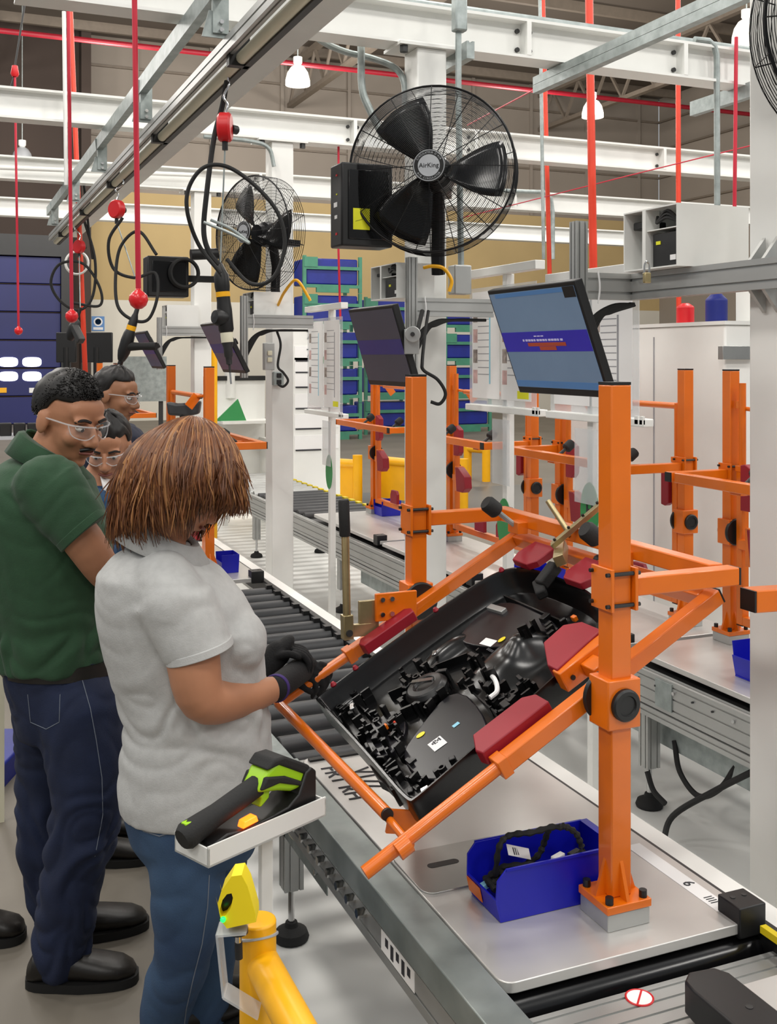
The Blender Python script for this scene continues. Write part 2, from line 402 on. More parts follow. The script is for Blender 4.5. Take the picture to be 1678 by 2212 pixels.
q = MB().box(1.00, 1.20, 2.965, 2.985, PT, PT+.006).build('end_strip', 'black', pa)
text_mesh('FRT RH', .075, V(1.035, 2.79, PT+.0012), (0, -1, 0), (1, 0, 0), 'lettering', 'ink', pa)
text_mesh('V177', .075, V(1.115, 2.79, PT+.0012), (0, -1, 0), (1, 0, 0), 'lettering', 'ink', pa)
q = MB().box(1.535, 1.575, 1.83, 2.16, PT, PT+.001).build('number_strip', 'paper', pa)
text_mesh('6', .04, V(1.555, 1.95, PT+.0016), (0, -1, 0), (1, 0, 0), 'numeral', 'ink', q)
for k in range(4): MB().box(1.545, 1.567, 1.86+.008*k, 1.863+.008*k, PT+.001, PT+.0015).build('bar_mark', 'ink', q)
pallet('steel pallet plate in the background under the upright orange fixture', .982, 1.60, 5.55, 6.78, [(1.575, 5.58)])
pallet('far steel pallet plate behind the two women', .982, 1.60, 8.85, 10.08, [])
pn = thing('pallet_plate', 'pallet plate with long black bumper at the bottom right corner', 'pallet', (1.5, 1.3, PT-.02), 'steel pallet plates')
MB().box(1.36, 1.62, .95, 1.60, PT-.02, PT).build('plate', 'plate_steel', pn, bevel=.002)
b = MB(); prism(b, [(1.27, .95), (1.37, .95), (1.37, 1.60), (1.355, 1.625), (1.30, 1.63), (1.275, 1.61), (1.27, 1.58)], PT-.03, PT+.03); q = b.build('bumper', 'black', pn, bevel=.004)
MB().cyl((1.33, 1.50, PT+.03), (1.33, 1.50, PT+.031), .007, n=10).build('screw', 'alu_dark', q)
MB().box(1.22, 1.36, 1.12, 1.30, PT-.045, PT-.02).build('angle_bracket', 'galv', pn)
# stainless handle plate lying under the bin
b = MB(); prism(b, rounded(.985, 1.27, 2.13, 2.33, .03), PT+.0, PT+.004)
hp = b.build('handle_plate', 'steel_sheet', bevel=.001); tag(hp, 'thin stainless plate with a slot lying beside the blue bin', 'plate')
prism(MB(), rounded(1.045, 1.125, 2.235, 2.257, .011), PT+.0041, PT+.0046).build('slot', 'black', hp)

# ================================================================ second conveyor line
C2 = thing('roller_conveyor', 'second conveyor line of slotted aluminium profile behind the fixture', 'conveyor', (2.9, 6, 0))
MB().box(2.60, 3.2, 1.6, 7.75, .52, .545).build('belt_bed', 'alu_dark', C2)
for x in (2.575, 3.225):
    MB().sweep(slot_poly(.035, .13, 1, 3, .006, .005), (x, 1.6, .49), (x, 10.9, .49)).build('side_profile', 'alu', C2)
    MB().sweep(slot_poly(.04, .04, 1, 1, .006, .005), (x-.002, 1.6, .40), (x-.002, 10.9, .40)).build('lower_profile', 'alu', C2)
for k in range(26):
    y = 2.3+.11*k; MB().cyl((2.55, y, .515), (2.558, y, .515), .0075 if k % 3 == 0 else .004, n=8).build('bolt', 'chrome' if k % 3 == 0 else 'alu_dark', C2)
p = MB().box(2.552, 2.558, 3.30, 3.40, .44, .545).build('joint_plate', 'galv', C2)
for y in (2.0, 3.5, 5.2, 7.0, 9.2):
    for x in (2.60, 3.2): levelling_leg(C2, x, y, .40)
MB().box(2.66, 2.665, 2.0, 6.8, .24, .38).build('cable_tray', 'galv', C2)
r0 = None
for k in range(19):
    y = 7.85+.16*k
    if r0 is None: r0 = MB().cyl((2.6, y, .545), (3.2, y, .545), .035, n=14).build('roller', 'roller', C2); y_0 = y
    else:
        o = r0.copy(); COL.objects.link(o); o.parent = C2; o.location.y = y-y_0
        if k > 8:
            o.data = o.data if k > 9 else o.data.copy()
            if k == 9: o.data.materials[0] = MATS['alu']; light_roller = o.data
            o.data = light_roller
for k in range(19):                                  # hazard tape along the far edge
    MB().box(3.215, 3.25, 7.8+.16*k, 7.88+.16*k, .556, .575).build('hazard_mark', 'hazard', C2)
MB().box(3.21, 3.255, 7.75, 10.9, .54, .556).build('edge_guard', 'black', C2)
b = MB()
for pts in ([(2.66, 3.42, .28), (2.64, 3.36, .18), (2.64, 3.25, .13), (2.65, 3.14, .2), (2.67, 3.08, .30)],
            [(2.56, 3.46, .16), (2.56, 3.42, .10), (2.57, 3.36, .07)],
            [(2.6, 2.9, .36), (2.55, 3.05, .24), (2.48, 3.2, .1), (2.40, 3.16, .012), (2.2, 3.0, .012)]): b.tube(spline(pts), .011, n=8)
tag(b.build('power_cable', 'black_rubber'), 'black cables looping down from under the second conveyor', 'cable')
for i, (y0, y1) in enumerate(((2.28, 3.64), (3.68, 4.98), (5.02, 6.3), (6.34, 7.64))):
    pallet(['steel pallet plate of the second line at the right edge', 'steel pallet plate of the second line behind the near orange post', 'steel pallet plate of the second line under the middle far fixture', 'steel pallet plate of the second line at the end of the row'][i], 2.60, 3.20, y0, y1, [(2.63, y0+.04)])
# ================================================================ orange swivel fixtures
PIV = (0, .46)                                       # pivot x, z above the plate
def fixture(label, a_deg, full, loc, group='orange swivel fixtures'):
    t = thing('swivel_fixture', label, 'fixture', (0, 0, 0), group)
    a = R(a_deg); e = V(-math.cos(a), 0, -math.sin(a)); nn = V(-math.sin(a), 0, math.cos(a)); Y = V(0, 1, 0)
    def FP(tt, y, n=0): return V(PIV[0]-.03*0, 0, PIV[1])+e*tt+Y*y+nn*n
    for sg in (-1, 1):
        y = .505 if sg > 0 else -.52; i = -sg                          # i: inward
        p = MB().box(-.025, .025, y-.025, y+.025, .053, 1.13).build('post', 'orange', t, bevel=.003)
        MB().box(-.0245, .0245, y-.0245, y+.0245, 1.13, 1.136).build('end_cap', 'black', p)
        b = MB().box(-.052, .052, y-.052, y+.052, 0, .036).build('spacer_block', 'alu', p, bevel=.002)
        b = MB().box(-.055, .055, y-.055, y+.055, .036, .053).build('base_plate', 'orange', p, bevel=.002)
        g = MB()
        for dx, dy in ((1, 0), (-1, 0), (0, 1), (0, -1)):
            w_ = V(-dy, dx, 0)*.004; o_ = V(dx, dy, 0); base = V(0, y, .053)
            tri = [base+o_*.025, base+o_*.05, base+o_*.025+V(0, 0, .075)]
            g.add([q-w_ for q in tri]+[q+w_ for q in tri], [(0, 1, 2), (3, 5, 4), (0, 3, 4, 1), (1, 4, 5, 2), (2, 5, 3, 0)])
        g.build('gusset', 'orange', p)
        for dx in (-.042, .042):
            for dy in (-.042, .042): MB().cyl((dx, y+dy, .053), (dx, y+dy, .068), .0085, n=10).build('bolt', 'black', p)
        # pivot box, friction disc, cap
        MB().box(-.041, .041, y-.036, y+.036, PIV[1]-.052, PIV[1]+.052).build('pivot_box', 'orange', p, bevel=.003)
        yo = y-i*.036
        MB().lathe([(.034, 0), (.034, .008), (.030, .012), (.022, .012), (.020, .008), (0, .008)], (0, yo, PIV[1]), (0, -i, 0), n=28).build('pivot_cap', 'black', p)
        yi = y+i*.034
        MB().lathe([(.054, 0), (.056, .004), (.056, .010), (.052, .014), (0, .014)], (0, yi-i*.008, PIV[1]), (0, i, 0), n=32).build('friction_disc', 'black', p)
        # clamp collar with threaded rods and arm
        zc = .70
        col = MB().box(-.034, -.026, y-.038, y+.038, zc-.045, zc+.045).build('clamp_plate', 'orange', p, bevel=.0015)
        MB().box(.026, .034, y-.038, y+.038, zc-.045, zc+.045).build('clamp_plate', 'orange', p, bevel=.0015)
        for dz in (-.033, .033):
            for dy in (-.031, .031): MB().cyl((-.042, y+dy, zc+dz), (.042, y+dy, zc+dz), .0045, n=8).build('threaded_rod', 'black', col)
        MB().box(.034, .318, y-.02, y+.02, zc-.02, zc+.02).build('stop_arm', 'orange', t, bevel=.003)
        MB().box(.318, .323, y-.019, y+.019, zc-.019, zc+.019).build('end_cap', 'black', t)
    MB().box(.278, .318, -.485, .485, .68, .72).build('stop_bar', 'orange', t, bevel=.003)
    for y in (-.17, .35):
        br = MB().box(.245, .28, y-.03, y+.03, .665, .70).build('bumper_bracket', 'orange', t, bevel=.002)
        d = V(-.8, 0, .6); c = V(.25, y, .69)
        MB().cyl(c, c+d*.07, .008, n=10).build('stem', 'galv' if full else 'alu_dark', br)
        MB().lathe([(.020, 0), (.025, .006), (.025, .042), (.020, .05), (0, .05)], c+d*.07, d, n=20).build('rubber_bumper', 'black_rubber', br)
    # swivelling frame
    for sg in (-1, 1):
        y = .45*sg
        MB().bar(FP(-.375, y), FP(.27, y), .036, .036, up=nn).build('frame_rail', 'orange', t, bevel=.003)
        MB().bar(FP(-.375, y)-e*.004, FP(-.375, y), .034, .034, up=nn).build('end_cap', 'black', t)
        MB().cyl(FP(.27, y), FP(.62 if sg < 0 else .52, y), .0145, n=16).build('handle_tube', 'orange', t)
        MB().bar(FP(.255, y), FP(.28, y), .042, .042, up=nn).build('tube_socket', 'orange', t, bevel=.002)
    MB().bar(FP(-.357, -.432), FP(-.357, .432), .036, .036, up=nn).build('top_rail', 'orange', t, bevel=.003)
    MB().cyl(FP(.508, .45), FP(.508, -.33), .0145, n=16).build('cross_tube', 'orange', t)
    MB().cyl(FP(.508, -.33), FP(.508, -.336), .0135, n=16).build('end_cap', 'black', t)
    MB().cyl(FP(.508, -.31, -.014), FP(.515, -.455, -.012), .009, n=12).build('link_strap', 'orange', t)
    MB().bar(FP(.45, -.33, -.07), FP(.512, -.32, -.02), .05, .008, up=Y).build('lug', 'orange', t)
    MB().lathe([(.018, 0), (.018, .03), (0, .03)], FP(.515, -.465, 0), e, n=14).build('clamp_ring', 'orange', t)
    # red grip pads on brackets
    def pad(name, q, n0, n1):                          # polygon in (t, y), extruded along the frame normal
        b = MB(); k = len(q)
        b.add([FP(tt, y, n0) for tt, y in q]+[FP(tt, y, n1) for tt, y in q], [(i, (i+1) % k, (i+1) % k+k, i+k) for i in range(k)]+[tuple(range(k))[::-1], tuple(range(k, 2*k))])
        return b.build(name, 'red_pad' if 'pad' in name else 'orange', t, bevel=.003)
    pad('grip_pad', [(.06, .372), (.235, .372), (.24, .40), (.225, .425), (.07, .425), (.055, .40)], .0, .032)
    pad('grip_pad', [(.10, -.425), (.285, -.425), (.29, -.40), (.265, -.345), (.125, -.345), (.10, -.37)], .0, .034)
    pad('grip_pad', [(-.33, .15), (-.33, .26), (-.27, .27), (-.235, .25), (-.235, .17), (-.26, .15)], .02, .042)
    pad('grip_pad', [(-.33, -.12), (-.33, .0), (-.26, .0), (-.235, -.02), (-.235, -.10), (-.27, -.12)], .02, .042)
    pad('grip_pad', [(-.12, -.35), (.03, -.37), (.03, -.33), (-.02, -.24), (-.09, -.23), (-.12, -.27)], .0, .05)
    pad('pivot_bracket', [(-.12, -.385), (.035, -.385), (.035, -.352), (-.12, -.352)], -.005, .045)
    pad('pivot_bracket', [(-.06, -.44), (-.02, -.44), (-.02, -.385), (-.06, -.385)], -.0, .035)
    for tt in (-.09, .01): MB().cyl(FP(tt, -.386, .02), FP(tt, -.39, .02), .006, n=8).build('bolt', 'black', t)
    if full:
        # over-centre clamp, zinc plated, on the top rail
        cl = MB().bar(FP(-.27, .03, .06), FP(-.34, .13, .045), .03, .03, up=nn).build('toggle_clamp', 'zinc_yellow', t, bevel=.002)
        MB().bar(FP(-.30, .10, .075), FP(-.47, -.02, .15), .022, .014, up=nn).build('clamp_arm', 'zinc_yellow', cl, bevel=.001)
        MB().cyl(FP(-.36, .09, .07), FP(-.38, .17, .16), .008, n=12).build('clamp_lever', 'zinc_yellow', cl)
        for k in range(4):
            tt = -.31-.04*k; MB().cyl(FP(tt, .09-.03*k, .088+.019*k), FP(tt, .09-.03*k, .094+.019*k), .004, n=8).build('pin', 'black', cl)
        b = MB(); c0 = FP(-.38, -.07, .02); c1 = FP(-.38, -.01, .02); pts = []
        for k in range(90):
            s_ = k/89; g_ = 2*math.pi*8*s_; pts.append(c0.lerp(c1, s_)+nn*.016*math.cos(g_)+e*.016*math.sin(g_))
        b.tube(pts, .003, n=6).build('coil_spring', 'chrome', cl)
        MB().ell(FP(-.36, .0, .01), .016, n=14).build('pivot_ball', 'alu_dark', cl)
        b = MB(); b.bar(FP(-.27, .065, .04), FP(-.20, .06, .02), .034, .034, up=nn).bar(FP(-.21, .09, .015), FP(-.18, .03, .010), .03, .028, up=nn).build('rubber_snubber', 'black_rubber', cl, bevel=.006)
        # braking lever beside the far post
        yl = .44; L0 = V(-.245, yl, .40); L1 = V(-.26, yl, .78)
        lv = MB().cyl(L0+V(0, 0, -.02), V(-.252, yl, .685), .0115, n=14).build('brake_lever', 'zinc_yellow', t)
        MB().lathe([(.0145, 0), (.016, .004), (.016, .10), (.013, .105), (0, .105)], V(-.2525, yl, .675), (L1-L0), n=16).build('grip', 'black_rubber', lv)
        MB().bar(L0+V(0, 0, -.02), L0+V(-.002, 0, .05), .03, .03).build('fork', 'zinc_yellow', lv, bevel=.002)
        MB().box(-.24, -.16, yl-.008, yl+.008, .385, .42).box(-.21, -.15, yl-.007, yl+.007, .384, .485).build('bracket_plate', 'zinc_yellow', lv, bevel=.001)
        mp = MB().box(-.165, -.035, yl-.02, yl-.008, .425, .505).build('mounting_plate', 'orange', lv, bevel=.002)
        for dx in (-.145, -.115):
            for dz in (.445, .488): MB().cyl((dx, yl-.026, dz), (dx, yl-.019, dz), .007, n=8).build('bolt', 'chrome', mp)
        MB().cyl((-.245, yl-.02, .40), (-.245, yl+.02, .40), .010, n=12).build('pin', 'alu_dark', lv)
    t.location = loc
    return t, FP
A1, FP = fixture('orange swivel fixture tilted towards the worker, holding the black door panel', 28.7, True, (1.322, 2.42, PT))
fxv, _ = fixture('orange swivel fixture standing upright behind the worker in grey', -90, False, (1.34, 6.2, PT), 'upright orange fixtures')
def place(x, y, rz, label):
    c = copy_tree(fxv); c.location = (x, y, PT); c.rotation_euler.z = R(rz); c['label'] = label
    return c
place(1.34, 9.45, 0, 'farthest orange fixture of the near line, behind the women')
for y, lab in ((3.05, 'orange fixture of the second line cut off by the white column at right'), (4.37, 'orange fixture of the second line beside the near orange post'),
               (5.69, 'orange fixture of the second line seen behind the paper board'), (7.01, 'farthest orange fixture of the second line, next to the yellow guard')):
    place(3.05, y-.02, 180, lab)
t = thing('swivel_fixture', 'orange tube end of a nearer fixture, cut by the right edge', 'fixture', (2.15, 2.0, PT), 'orange swivel fixtures')
p0 = PY(1618, 1296, 1.90); MB().bar(p0, p0+V(.55, 0, -.02), .05, .05).build('stop_arm', 'orange', t, bevel=.003)
MB().bar(p0-V(.005, 0, 0), p0, .048, .048).build('end_cap', 'black', t)
# ================================================================ fans
mat('fan_black', '#101012', .35, .3, var=.1)
mat('badge', '#b9bcc0', .35, .4)
def make_fan():
    t = thing('wall_fan', 'fan', 'fan', (0, 0, 0), 'black air circulator fans')
    A = V(0, -1, 0)                                   # blows towards local -y; radius .35
    b = MB(); Rf = .35
    def prof(q):                                      # front guard bulge at radius q
        return -.075-.055*math.cos(min(1, q/Rf)*math.pi/2)
    for k in range(44):
        q = .07+(Rf-.07)*k/43; b.tube(arc((0, prof(q), 0), q, 0, 2*math.pi, 56, (1, 0, 0), (0, 0, 1))[:-1], .0013, n=3, closed=True)
    for k in range(12):
        a = 2*math.pi*k/12; b.tube([V(math.cos(a)*q, prof(q), math.sin(a)*q) for q in (.06, .15, .25, .32, .35)], .002, n=4)
    o = b.build('front_guard', 'fan_black', t, sharp=80); o['kind'] = 'stuff'
    b = MB()
    for k in range(16):
        q = .07+(Rf-.07)*k/15; b.tube(arc((0, .06+.03*math.cos(q/Rf*math.pi/2), 0), q, 0, 2*math.pi, 48, (1, 0, 0), (0, 0, 1))[:-1], .0013, n=3, closed=True)
    for k in range(12):
        a = 2*math.pi*(k+.5)/12; b.tube([V(math.cos(a)*q, .06+.03*math.cos(q/Rf*math.pi/2), math.sin(a)*q) for q in (.06, .2, .35)], .002, n=4)
        b.tube([V(math.cos(a)*.352, y, math.sin(a)*.352) for y in (-.075, -.01, .06)], .0018, n=4)
    for k in range(9):
        y = -.075+.135*k/8; b.tube(arc((0, y, 0), .352, 0, 2*math.pi, 56, (1, 0, 0), (0, 0, 1))[:-1], .0012, n=3, closed=True)
    o = b.build('rear_guard', 'fan_black', t, sharp=80); o['kind'] = 'stuff'
    MB().tube(arc((0, -.07, 0), Rf, 0, 2*math.pi, 64, (1, 0, 0), (0, 0, 1))[:-1], .005, n=8, closed=True).build('rim', 'fan_black', t)
    for k in range(3):                                # wide twisted blades
        b = MB(); a0 = 2*math.pi*k/3-R(4); nr, na = 8, 8; P = []
        for i in range(nr):
            q = .05+(.315-.05)*i/(nr-1); wd = .50+.20*math.sin(i/(nr-1)*2.4)
            for j in range(na):
                s_ = j/(na-1)-.5; a = a0+s_*wd*2*(.1/(q+.06))**.35+.25*q
                P.append((math.cos(a)*q, -.02+s_*.075*(1-.4*i/nr), math.sin(a)*q))
        b.add(P, [(i*na+j, i*na+j+1, (i+1)*na+j+1, (i+1)*na+j) for i in range(nr-1) for j in range(na-1)])
        b.build('blade', 'black_gloss', t, solid=.003)
    MB().lathe([(.055, -.03), (.06, 0), (.055, .03), (0, .035)], (0, 0, 0), (0, -1, 0)).build('hub', 'fan_black', t)
    MB().lathe([(.075, -.13), (.08, -.05), (.075, -.02), (.05, 0)], (0, 0, 0), (0, -1, 0)).build('motor', 'fan_black', t)
    bd = MB().lathe([(.068, 0), (.068, .006), (.064, .010), (0, .010)], (0, -.125, 0), (0, -1, 0), n=32).build('badge', 'black', t)
    MB().tube(arc((0, -.1355, 0), .064, 0, 2*math.pi, 40, (1, 0, 0), (0, 0, 1))[:-1], .0018, n=6, closed=True).build('badge_ring', 'badge', bd)
    MB().lathe([(.046, 0), (.046, .0015), (0, .0015)], (0, -.135, 0), (0, -1, 0), n=32).build('badge_disc', 'badge', bd)
    text_mesh('AirKing', .027, V(0, -.1375, 0), (1, 0, 0), (0, 0, 1), 'lettering', 'black', bd)
    for word, cen, flip in (("CIRCULATEUR D'AIR", 90, 1), ('AIR CIRCULATOR', 270, -1)):
        for i, ch in enumerate(word):
            a = R(cen-flip*(i-(len(word)-1)/2)*(7.6 if flip > 0 else 8.4)); rr = .0545
            ex = V(math.sin(a), 0, -math.cos(a))*flip; ey = V(math.cos(a), 0, math.sin(a))*flip
            if ch != ' ': text_mesh(ch, .0115, V(math.cos(a)*rr, -.1355, math.sin(a)*rr), ex, ey, 'ring_letter', 'badge', bd)
    b = MB(); b.tube([(0, .10, -.05), (0, .13, -.2), (0, .12, -.34), (0, .14, -.42)], .03, n=10); b.build('yoke', 'fan_black', t)
    MB().box(-.035, .035, .10, .30, -.06, -.02).build('wall_bracket', 'fan_black', t)
    return t
fan = make_fan()
def aim(o, loc, back, right, up):                     # face direction given in camera terms
    fwd = V(SN, CS, 0); rt = V(CS, -SN, 0); d = (-fwd*back+rt*right+V(0, 0, up)).normalized()
    o.location = loc; o.rotation_euler = d.to_track_quat('-Y', 'Z').to_euler()
f2 = copy_tree(fan); f3 = copy_tree(fan)
aim(fan, PD(937, 372, 4.52), 1, -.20, .04); fan['label'] = 'large black caged fan at the top centre, facing the camera'
aim(f2, PD(562, 505, 6.6), .72, -.69, .0); f2['label'] = 'smaller looking black caged fan behind the hanging hoses, turned left'
aim(f3, PD(1935, 52, 2.72), 1, -.05, 0); f3['label'] = 'black caged fan cut off at the upper right corner'
# ================================================================ overhead track with hangers
tr = thing('overhead_track', 'galvanised overhead tool track hung over the near line', 'rail', (1.0, 6, 2.88))
strut = [(-.02, -.04), (.02, -.04), (.02, .04), (.008, .04), (.008, .034), (-.008, .034), (-.008, .04), (-.02, .04)]
MB().sweep(strut, (.955, 1.4, 3.17), (.955, 10.6, 3.17)).build('upper_channel', 'galv', tr)
MB().sweep(slot_poly(.035, .06, 1, 1), (1.0, 1.4, 2.955), (1.0, 10.9, 2.955)).build('track_profile', 'alu', tr)
MB().cyl((1.05, 1.4, 2.915), (1.05, 10.9, 2.915), .024, n=14).build('track_tube', 'beige_rail', tr)
MB().box(1.06, 1.085, 1.4, 10.9, 2.885, 2.900).build('track_slot', 'black', tr)
for px, py in ((478, 70), (317, 225), (222, 335), (165, 412), (120, 478)):
    y = PX(px, py, .975).y; b = MB()
    h = b.bar((.97, y, 3.16), (.97, y, 3.0), .06, .03, up=V(0, 1, 0)).build('hanger', 'galv', tr)
    b = MB(); b.sweep([(-.055, 0), (.055, 0), (.028, .10), (-.028, .10)], (.955, y-.004, 2.985), (.955, y+.004, 2.985)); b.build('hanger_foot', 'galv', h)
    b = MB(); b.sweep([(-.022, -.07), (.022, -.07), (.03, 0), (-.03, 0)], (.955, y-.004, 3.20), (.955, y+.004, 3.20)); b.build('hanger_head', 'galv', h)
    for z in (3.01, 3.04, 3.15): MB().cyl((.97, y-.03, z), (.97, y-.006, z), .009, n=6).build('bolt', 'chrome', h)
    MB().box(1.0, 1.08, y-.02, y+.02, 2.885, 2.995).build('splice_clip', 'black', h)
st = thing('strut_channel', 'galvanised strut channel jutting toward the camera at the upper right', 'channel', (2.82, 3.4, 3.15))
for z in (3.2, 3.158): MB().sweep([(-.021, -.02), (.021, -.02), (.021, .02), (.010, .02), (.010, -.012), (-.010, -.012), (-.010, .02), (-.021, .02)], (2.82, 2.0, z), (2.82, 4.74, z)).build('channel', 'galv', st)
for k, (px, py, ln, nm) in enumerate(((960, 140, .55, 'short galvanised strut bracket above the large fan'), (1560, 215, .5, 'short galvanised strut bracket at the right under the beam'))):
    p = PZ(px, py, 3.2); tag(MB().sweep(strut, p-V(0, ln/2, 0), p+V(0, ln/2, 0)).build('strut_bracket', 'galv'), nm, 'bracket')
# ================================================================ conduits and pipes
def reach(a, b_, z): return a+(b_-a)*((z-a.z)/(b_.z-a.z))   # carry a straight run on to height z
def drop(a, b_, z0=None, z1=10.4): return [reach(a, b_, z1), a, b_]+([reach(a, b_, z0)] if z0 is not None else [])
def pipe(name, pts, r, m, label, cat, n=10, group=None, sm=0):
    o = MB().tube(spline(pts, 6) if sm else pts, r, n=n).build(name, m); return tag(o, label, cat, group)
pipe('conduit', [PD(990, -60, 4.75), PD(990, 205, 4.75), PD(996, 600, 4.75)], .014, 'galv', 'straight vertical conduit beside the large fan', 'conduit')
tag(MB().cb(PD(992, 30, 4.74), .06, .05, .16).build('junction_box', 'galv', bevel=.008), 'small galvanised conduit fitting on top of the near beam', 'junction box')
tag(MB().cb(PD(993, 605, 4.75), .085, .07, .13).build('junction_box', 'alu', bevel=.006), 'grey junction box at the foot of the conduit below the fan', 'junction box')
pipe('conduit', [PY(560, -20, 4.7), PY(680, 78, 4.7), PY(740, 110, 4.7), PY(800, 125, 4.7), PY(850, 145, 4.65), PY(872, 175, 4.6), PY(876, 230, 4.6)], .016, 'galv', 'bent conduit sweeping down to the column left of the fan', 'conduit', sm=1)
pipe('conduit', [PD(780, 100, 5), PD(782, 190, 5), PD(800, 240, 5), PD(830, 300, 5)], .018, 'galv', 'flexible conduit curving behind the fan cage', 'conduit', sm=1)
pipe('conduit', [V(1.6, 4.56, BT+.03), V(6.3, 4.56, BT+.03)], .02, 'galv', 'long conduit lying along the top of the nearest beam', 'conduit')
c = PY(1500, 85, 4.48); pipe('conduit', [c, PY(1530, 88, 4.48), PY(1543, 100, 4.48), PY(1548, 120, 4.48), PY(1549, 450, 4.48)], .016, 'galv', 'conduit dropping from the nearest beam at the right', 'conduit')
c = PY(1090, 412, 9.1); pipe('conduit', [c, PY(1175, 415, 9.1), PY(1190, 430, 9.1), PY(1194, 460, 9.1), PY(1194, 560, 9.1)], .02, 'galv', 'conduit dropping along the third beam right of the fan', 'conduit')
pipe('conduit', [PD(138, 25, 6.5), PD(143, 400, 6.5)], .012, 'white', 'thin white vertical conduit near the left red pipe', 'conduit')
pipe('conduit', drop(PD(1166, -10, 7.4), PD(1174, 560, 7.4), None, 10.4), .012, 'galv', 'thin grey conduit beside the thin red pipe', 'conduit')
pipe('conduit', [PY(0, 362, 9.08), PY(420, 378, 9.08)], .018, 'white', 'white conduit along the third beam on the left', 'conduit')
pipe('conduit', [PY(440, 295, 6.75), PY(540, 305, 6.75), PY(580, 320, 6.75), PY(592, 360, 6.75)], .014, 'galv', 'conduit bending down to the second fan', 'conduit', sm=1)
pipe('air_pipe', drop(PD(1272, -20, 6.9), PD(1281, 560, 6.9), 1.976), .026, 'red_pipe', 'thick orange red drop pipe right of the large fan', 'pipe', 14, 'red drop pipes')
pipe('air_pipe', drop(PD(1172, -20, 8.5), PD(1188, 640, 8.5), 1.9), .018, 'red_pipe', 'thin red drop pipe nearest the large fan', 'pipe', 12, 'red drop pipes')
pipe('air_pipe', drop(PD(1464, -20, 8.0), PD(1466, 720, 8.0), .01), .019, 'red_pipe', 'red drop pipe between the strut channel and the bent conduit', 'pipe', 12, 'red drop pipes')
pipe('air_pipe', drop(PD(152, 20, 9.3), PD(186, 850, 9.3), .01, 9.08), .022, 'red_pipe', 'orange red drop pipe at the left behind the pull cords', 'pipe', 12, 'red drop pipes')
pipe('pull_wire', [PY(1010, 270, 6.81), V(2.82, 4.73, 3.165)], .004, 'red_cord', 'thin red wire slanting up from the fan to the strut', 'wire')
pipe('pull_wire', [PD(1000, 470, 8.6), PD(1395, 370, 7.2), PD(1640, 310, 6.2)], .004, 'red_cord', 'long thin red wire sagging across the right background', 'wire')
pipe('pull_wire', [PD(1590, 80, 5.6), PD(1586, 480, 5.6)], .010, 'red_cord', 'vertical red cord at the right beside the white column', 'wire')
pipe('pull_wire', [V(PY(731, 540, 6.87).x, 6.87, 3.24), PY(731, 540, 6.87), PY(735, 690, 6.87)], .008, 'red_cord', 'vertical red cord in front of the green racks', 'wire')
# ================================================================ high bay lamps
mat('lamp_glow', '#fff6e6', .4, emit=1.7)
for px, py, d, lab in ((643, 162, 21.5, 'lit high bay lamp hanging left of the large fan'), (1280, 234, 24.5, 'lit high bay lamp behind the thick red pipe'), (1612, 66, 18.6, 'lit high bay lamp at the upper right'), (48, 335, 26, 'dim dome lamp at the far left under the beam')):
    c = PD(px, py, d); t = thing('high_bay_lamp', lab, 'lamp', c, 'high bay lamps')
    MB().lathe([(.25, -.21), (.245, -.10), (.21, .04), (.14, .15), (.06, .2)], c, (0, 0, 1), n=24).build('shade', 'lamp_glow' if px > 100 else 'badge', t)
    MB().lathe([(.06, .2), (.09, .24), (.09, .36), (0, .38)], c, (0, 0, 1), n=14).build('gear_box', 'white', t)
    MB().cyl(c+V(0, 0, .36), V(c.x, c.y, 10.58 if (px > 1600 or px < 100) else 10.3), .012, n=6).build('suspension', 'galv', t)
# ================================================================ pull cords with red balls
mat('red_ball', '#e01822', .3, coat=.3)
for px, py, d, top, lab in ((299, 648, 3.3, -30, 'nearest red ball on a red pull cord, above the hand tool'), (155, 684, 4.92, -30, 'middle red ball on a red pull cord at the left'), (40, 715, 7.7, 160, 'farthest red ball on a red pull cord at the left edge')):
    c = PD(px, py, d); t = thing('call_switch', lab, 'pull switch', c, 'red pull cords with balls'); s_ = .030
    MB().lathe([(0, -.029), (.012, -.027), (.024, -.017), (.030, 0), (.027, .015), (.018, .024), (.010, .030), (.008, .036)], c, n=24).build('ball', 'red_ball', t, sharp=60)
    tp = PD(px-(8 if px < 200 else 9), top, d); MB().tube([c+V(0, 0, .03), c.lerp(tp, .5), tp]+([reach(c, tp, 7.0)] if top < 0 else []), .0085, n=10).build('cord', 'red_cord', t)
    if top > 0:
        q = MB().lathe([(.02, -.02), (.03, 0), (.02, .06), (0, .06)], tp, n=12).build('swivel', 'red', t)
        MB().tube([tp+V(0, 0, .05), PD(58, -20, d)], .007, n=8).build('cable', 'alu_dark', t)
        MB().tube([tp, PD(0, 260, d)], .006, n=8).build('cable', 'alu_dark', t)
# ================================================================ balancers, hoses and hanging tools
def balancer(c, s, label, ax=(.75, .5, 0)):
    t = thing('tool_balancer', label, 'balancer', c, 'red tool balancers')
    MB().lathe([(.0, -.028), (.05, -.026), (.058, -.018), (.058, .018), (.05, .026), (0, .028)], c, ax, n=28).build('drum', 'red', t)
    MB().cyl(c+V(.03, .02, 0), c+V(.055, .035, 0), .018, n=12).build('spring_cap', 'alu_dark', t)
    MB().tube(spline([c+V(0, 0, .055), c+V(.01, 0, .09), c+V(-.006, 0, .12), V(1.05, c.y, 2.86), V(1.05, c.y, 2.90)], 5), .005, n=8).build('hook', 'chrome', t)
    MB().cyl(c-V(0, 0, .055), c-V(0, 0, .09), .012, n=10).build('cable_stop', 'black', t)
    return t
bc = PD(486, 275, 4.2); balancer(bc, 1, 'red reel tool balancer hanging from the track near the top', (CS, -SN, 0))
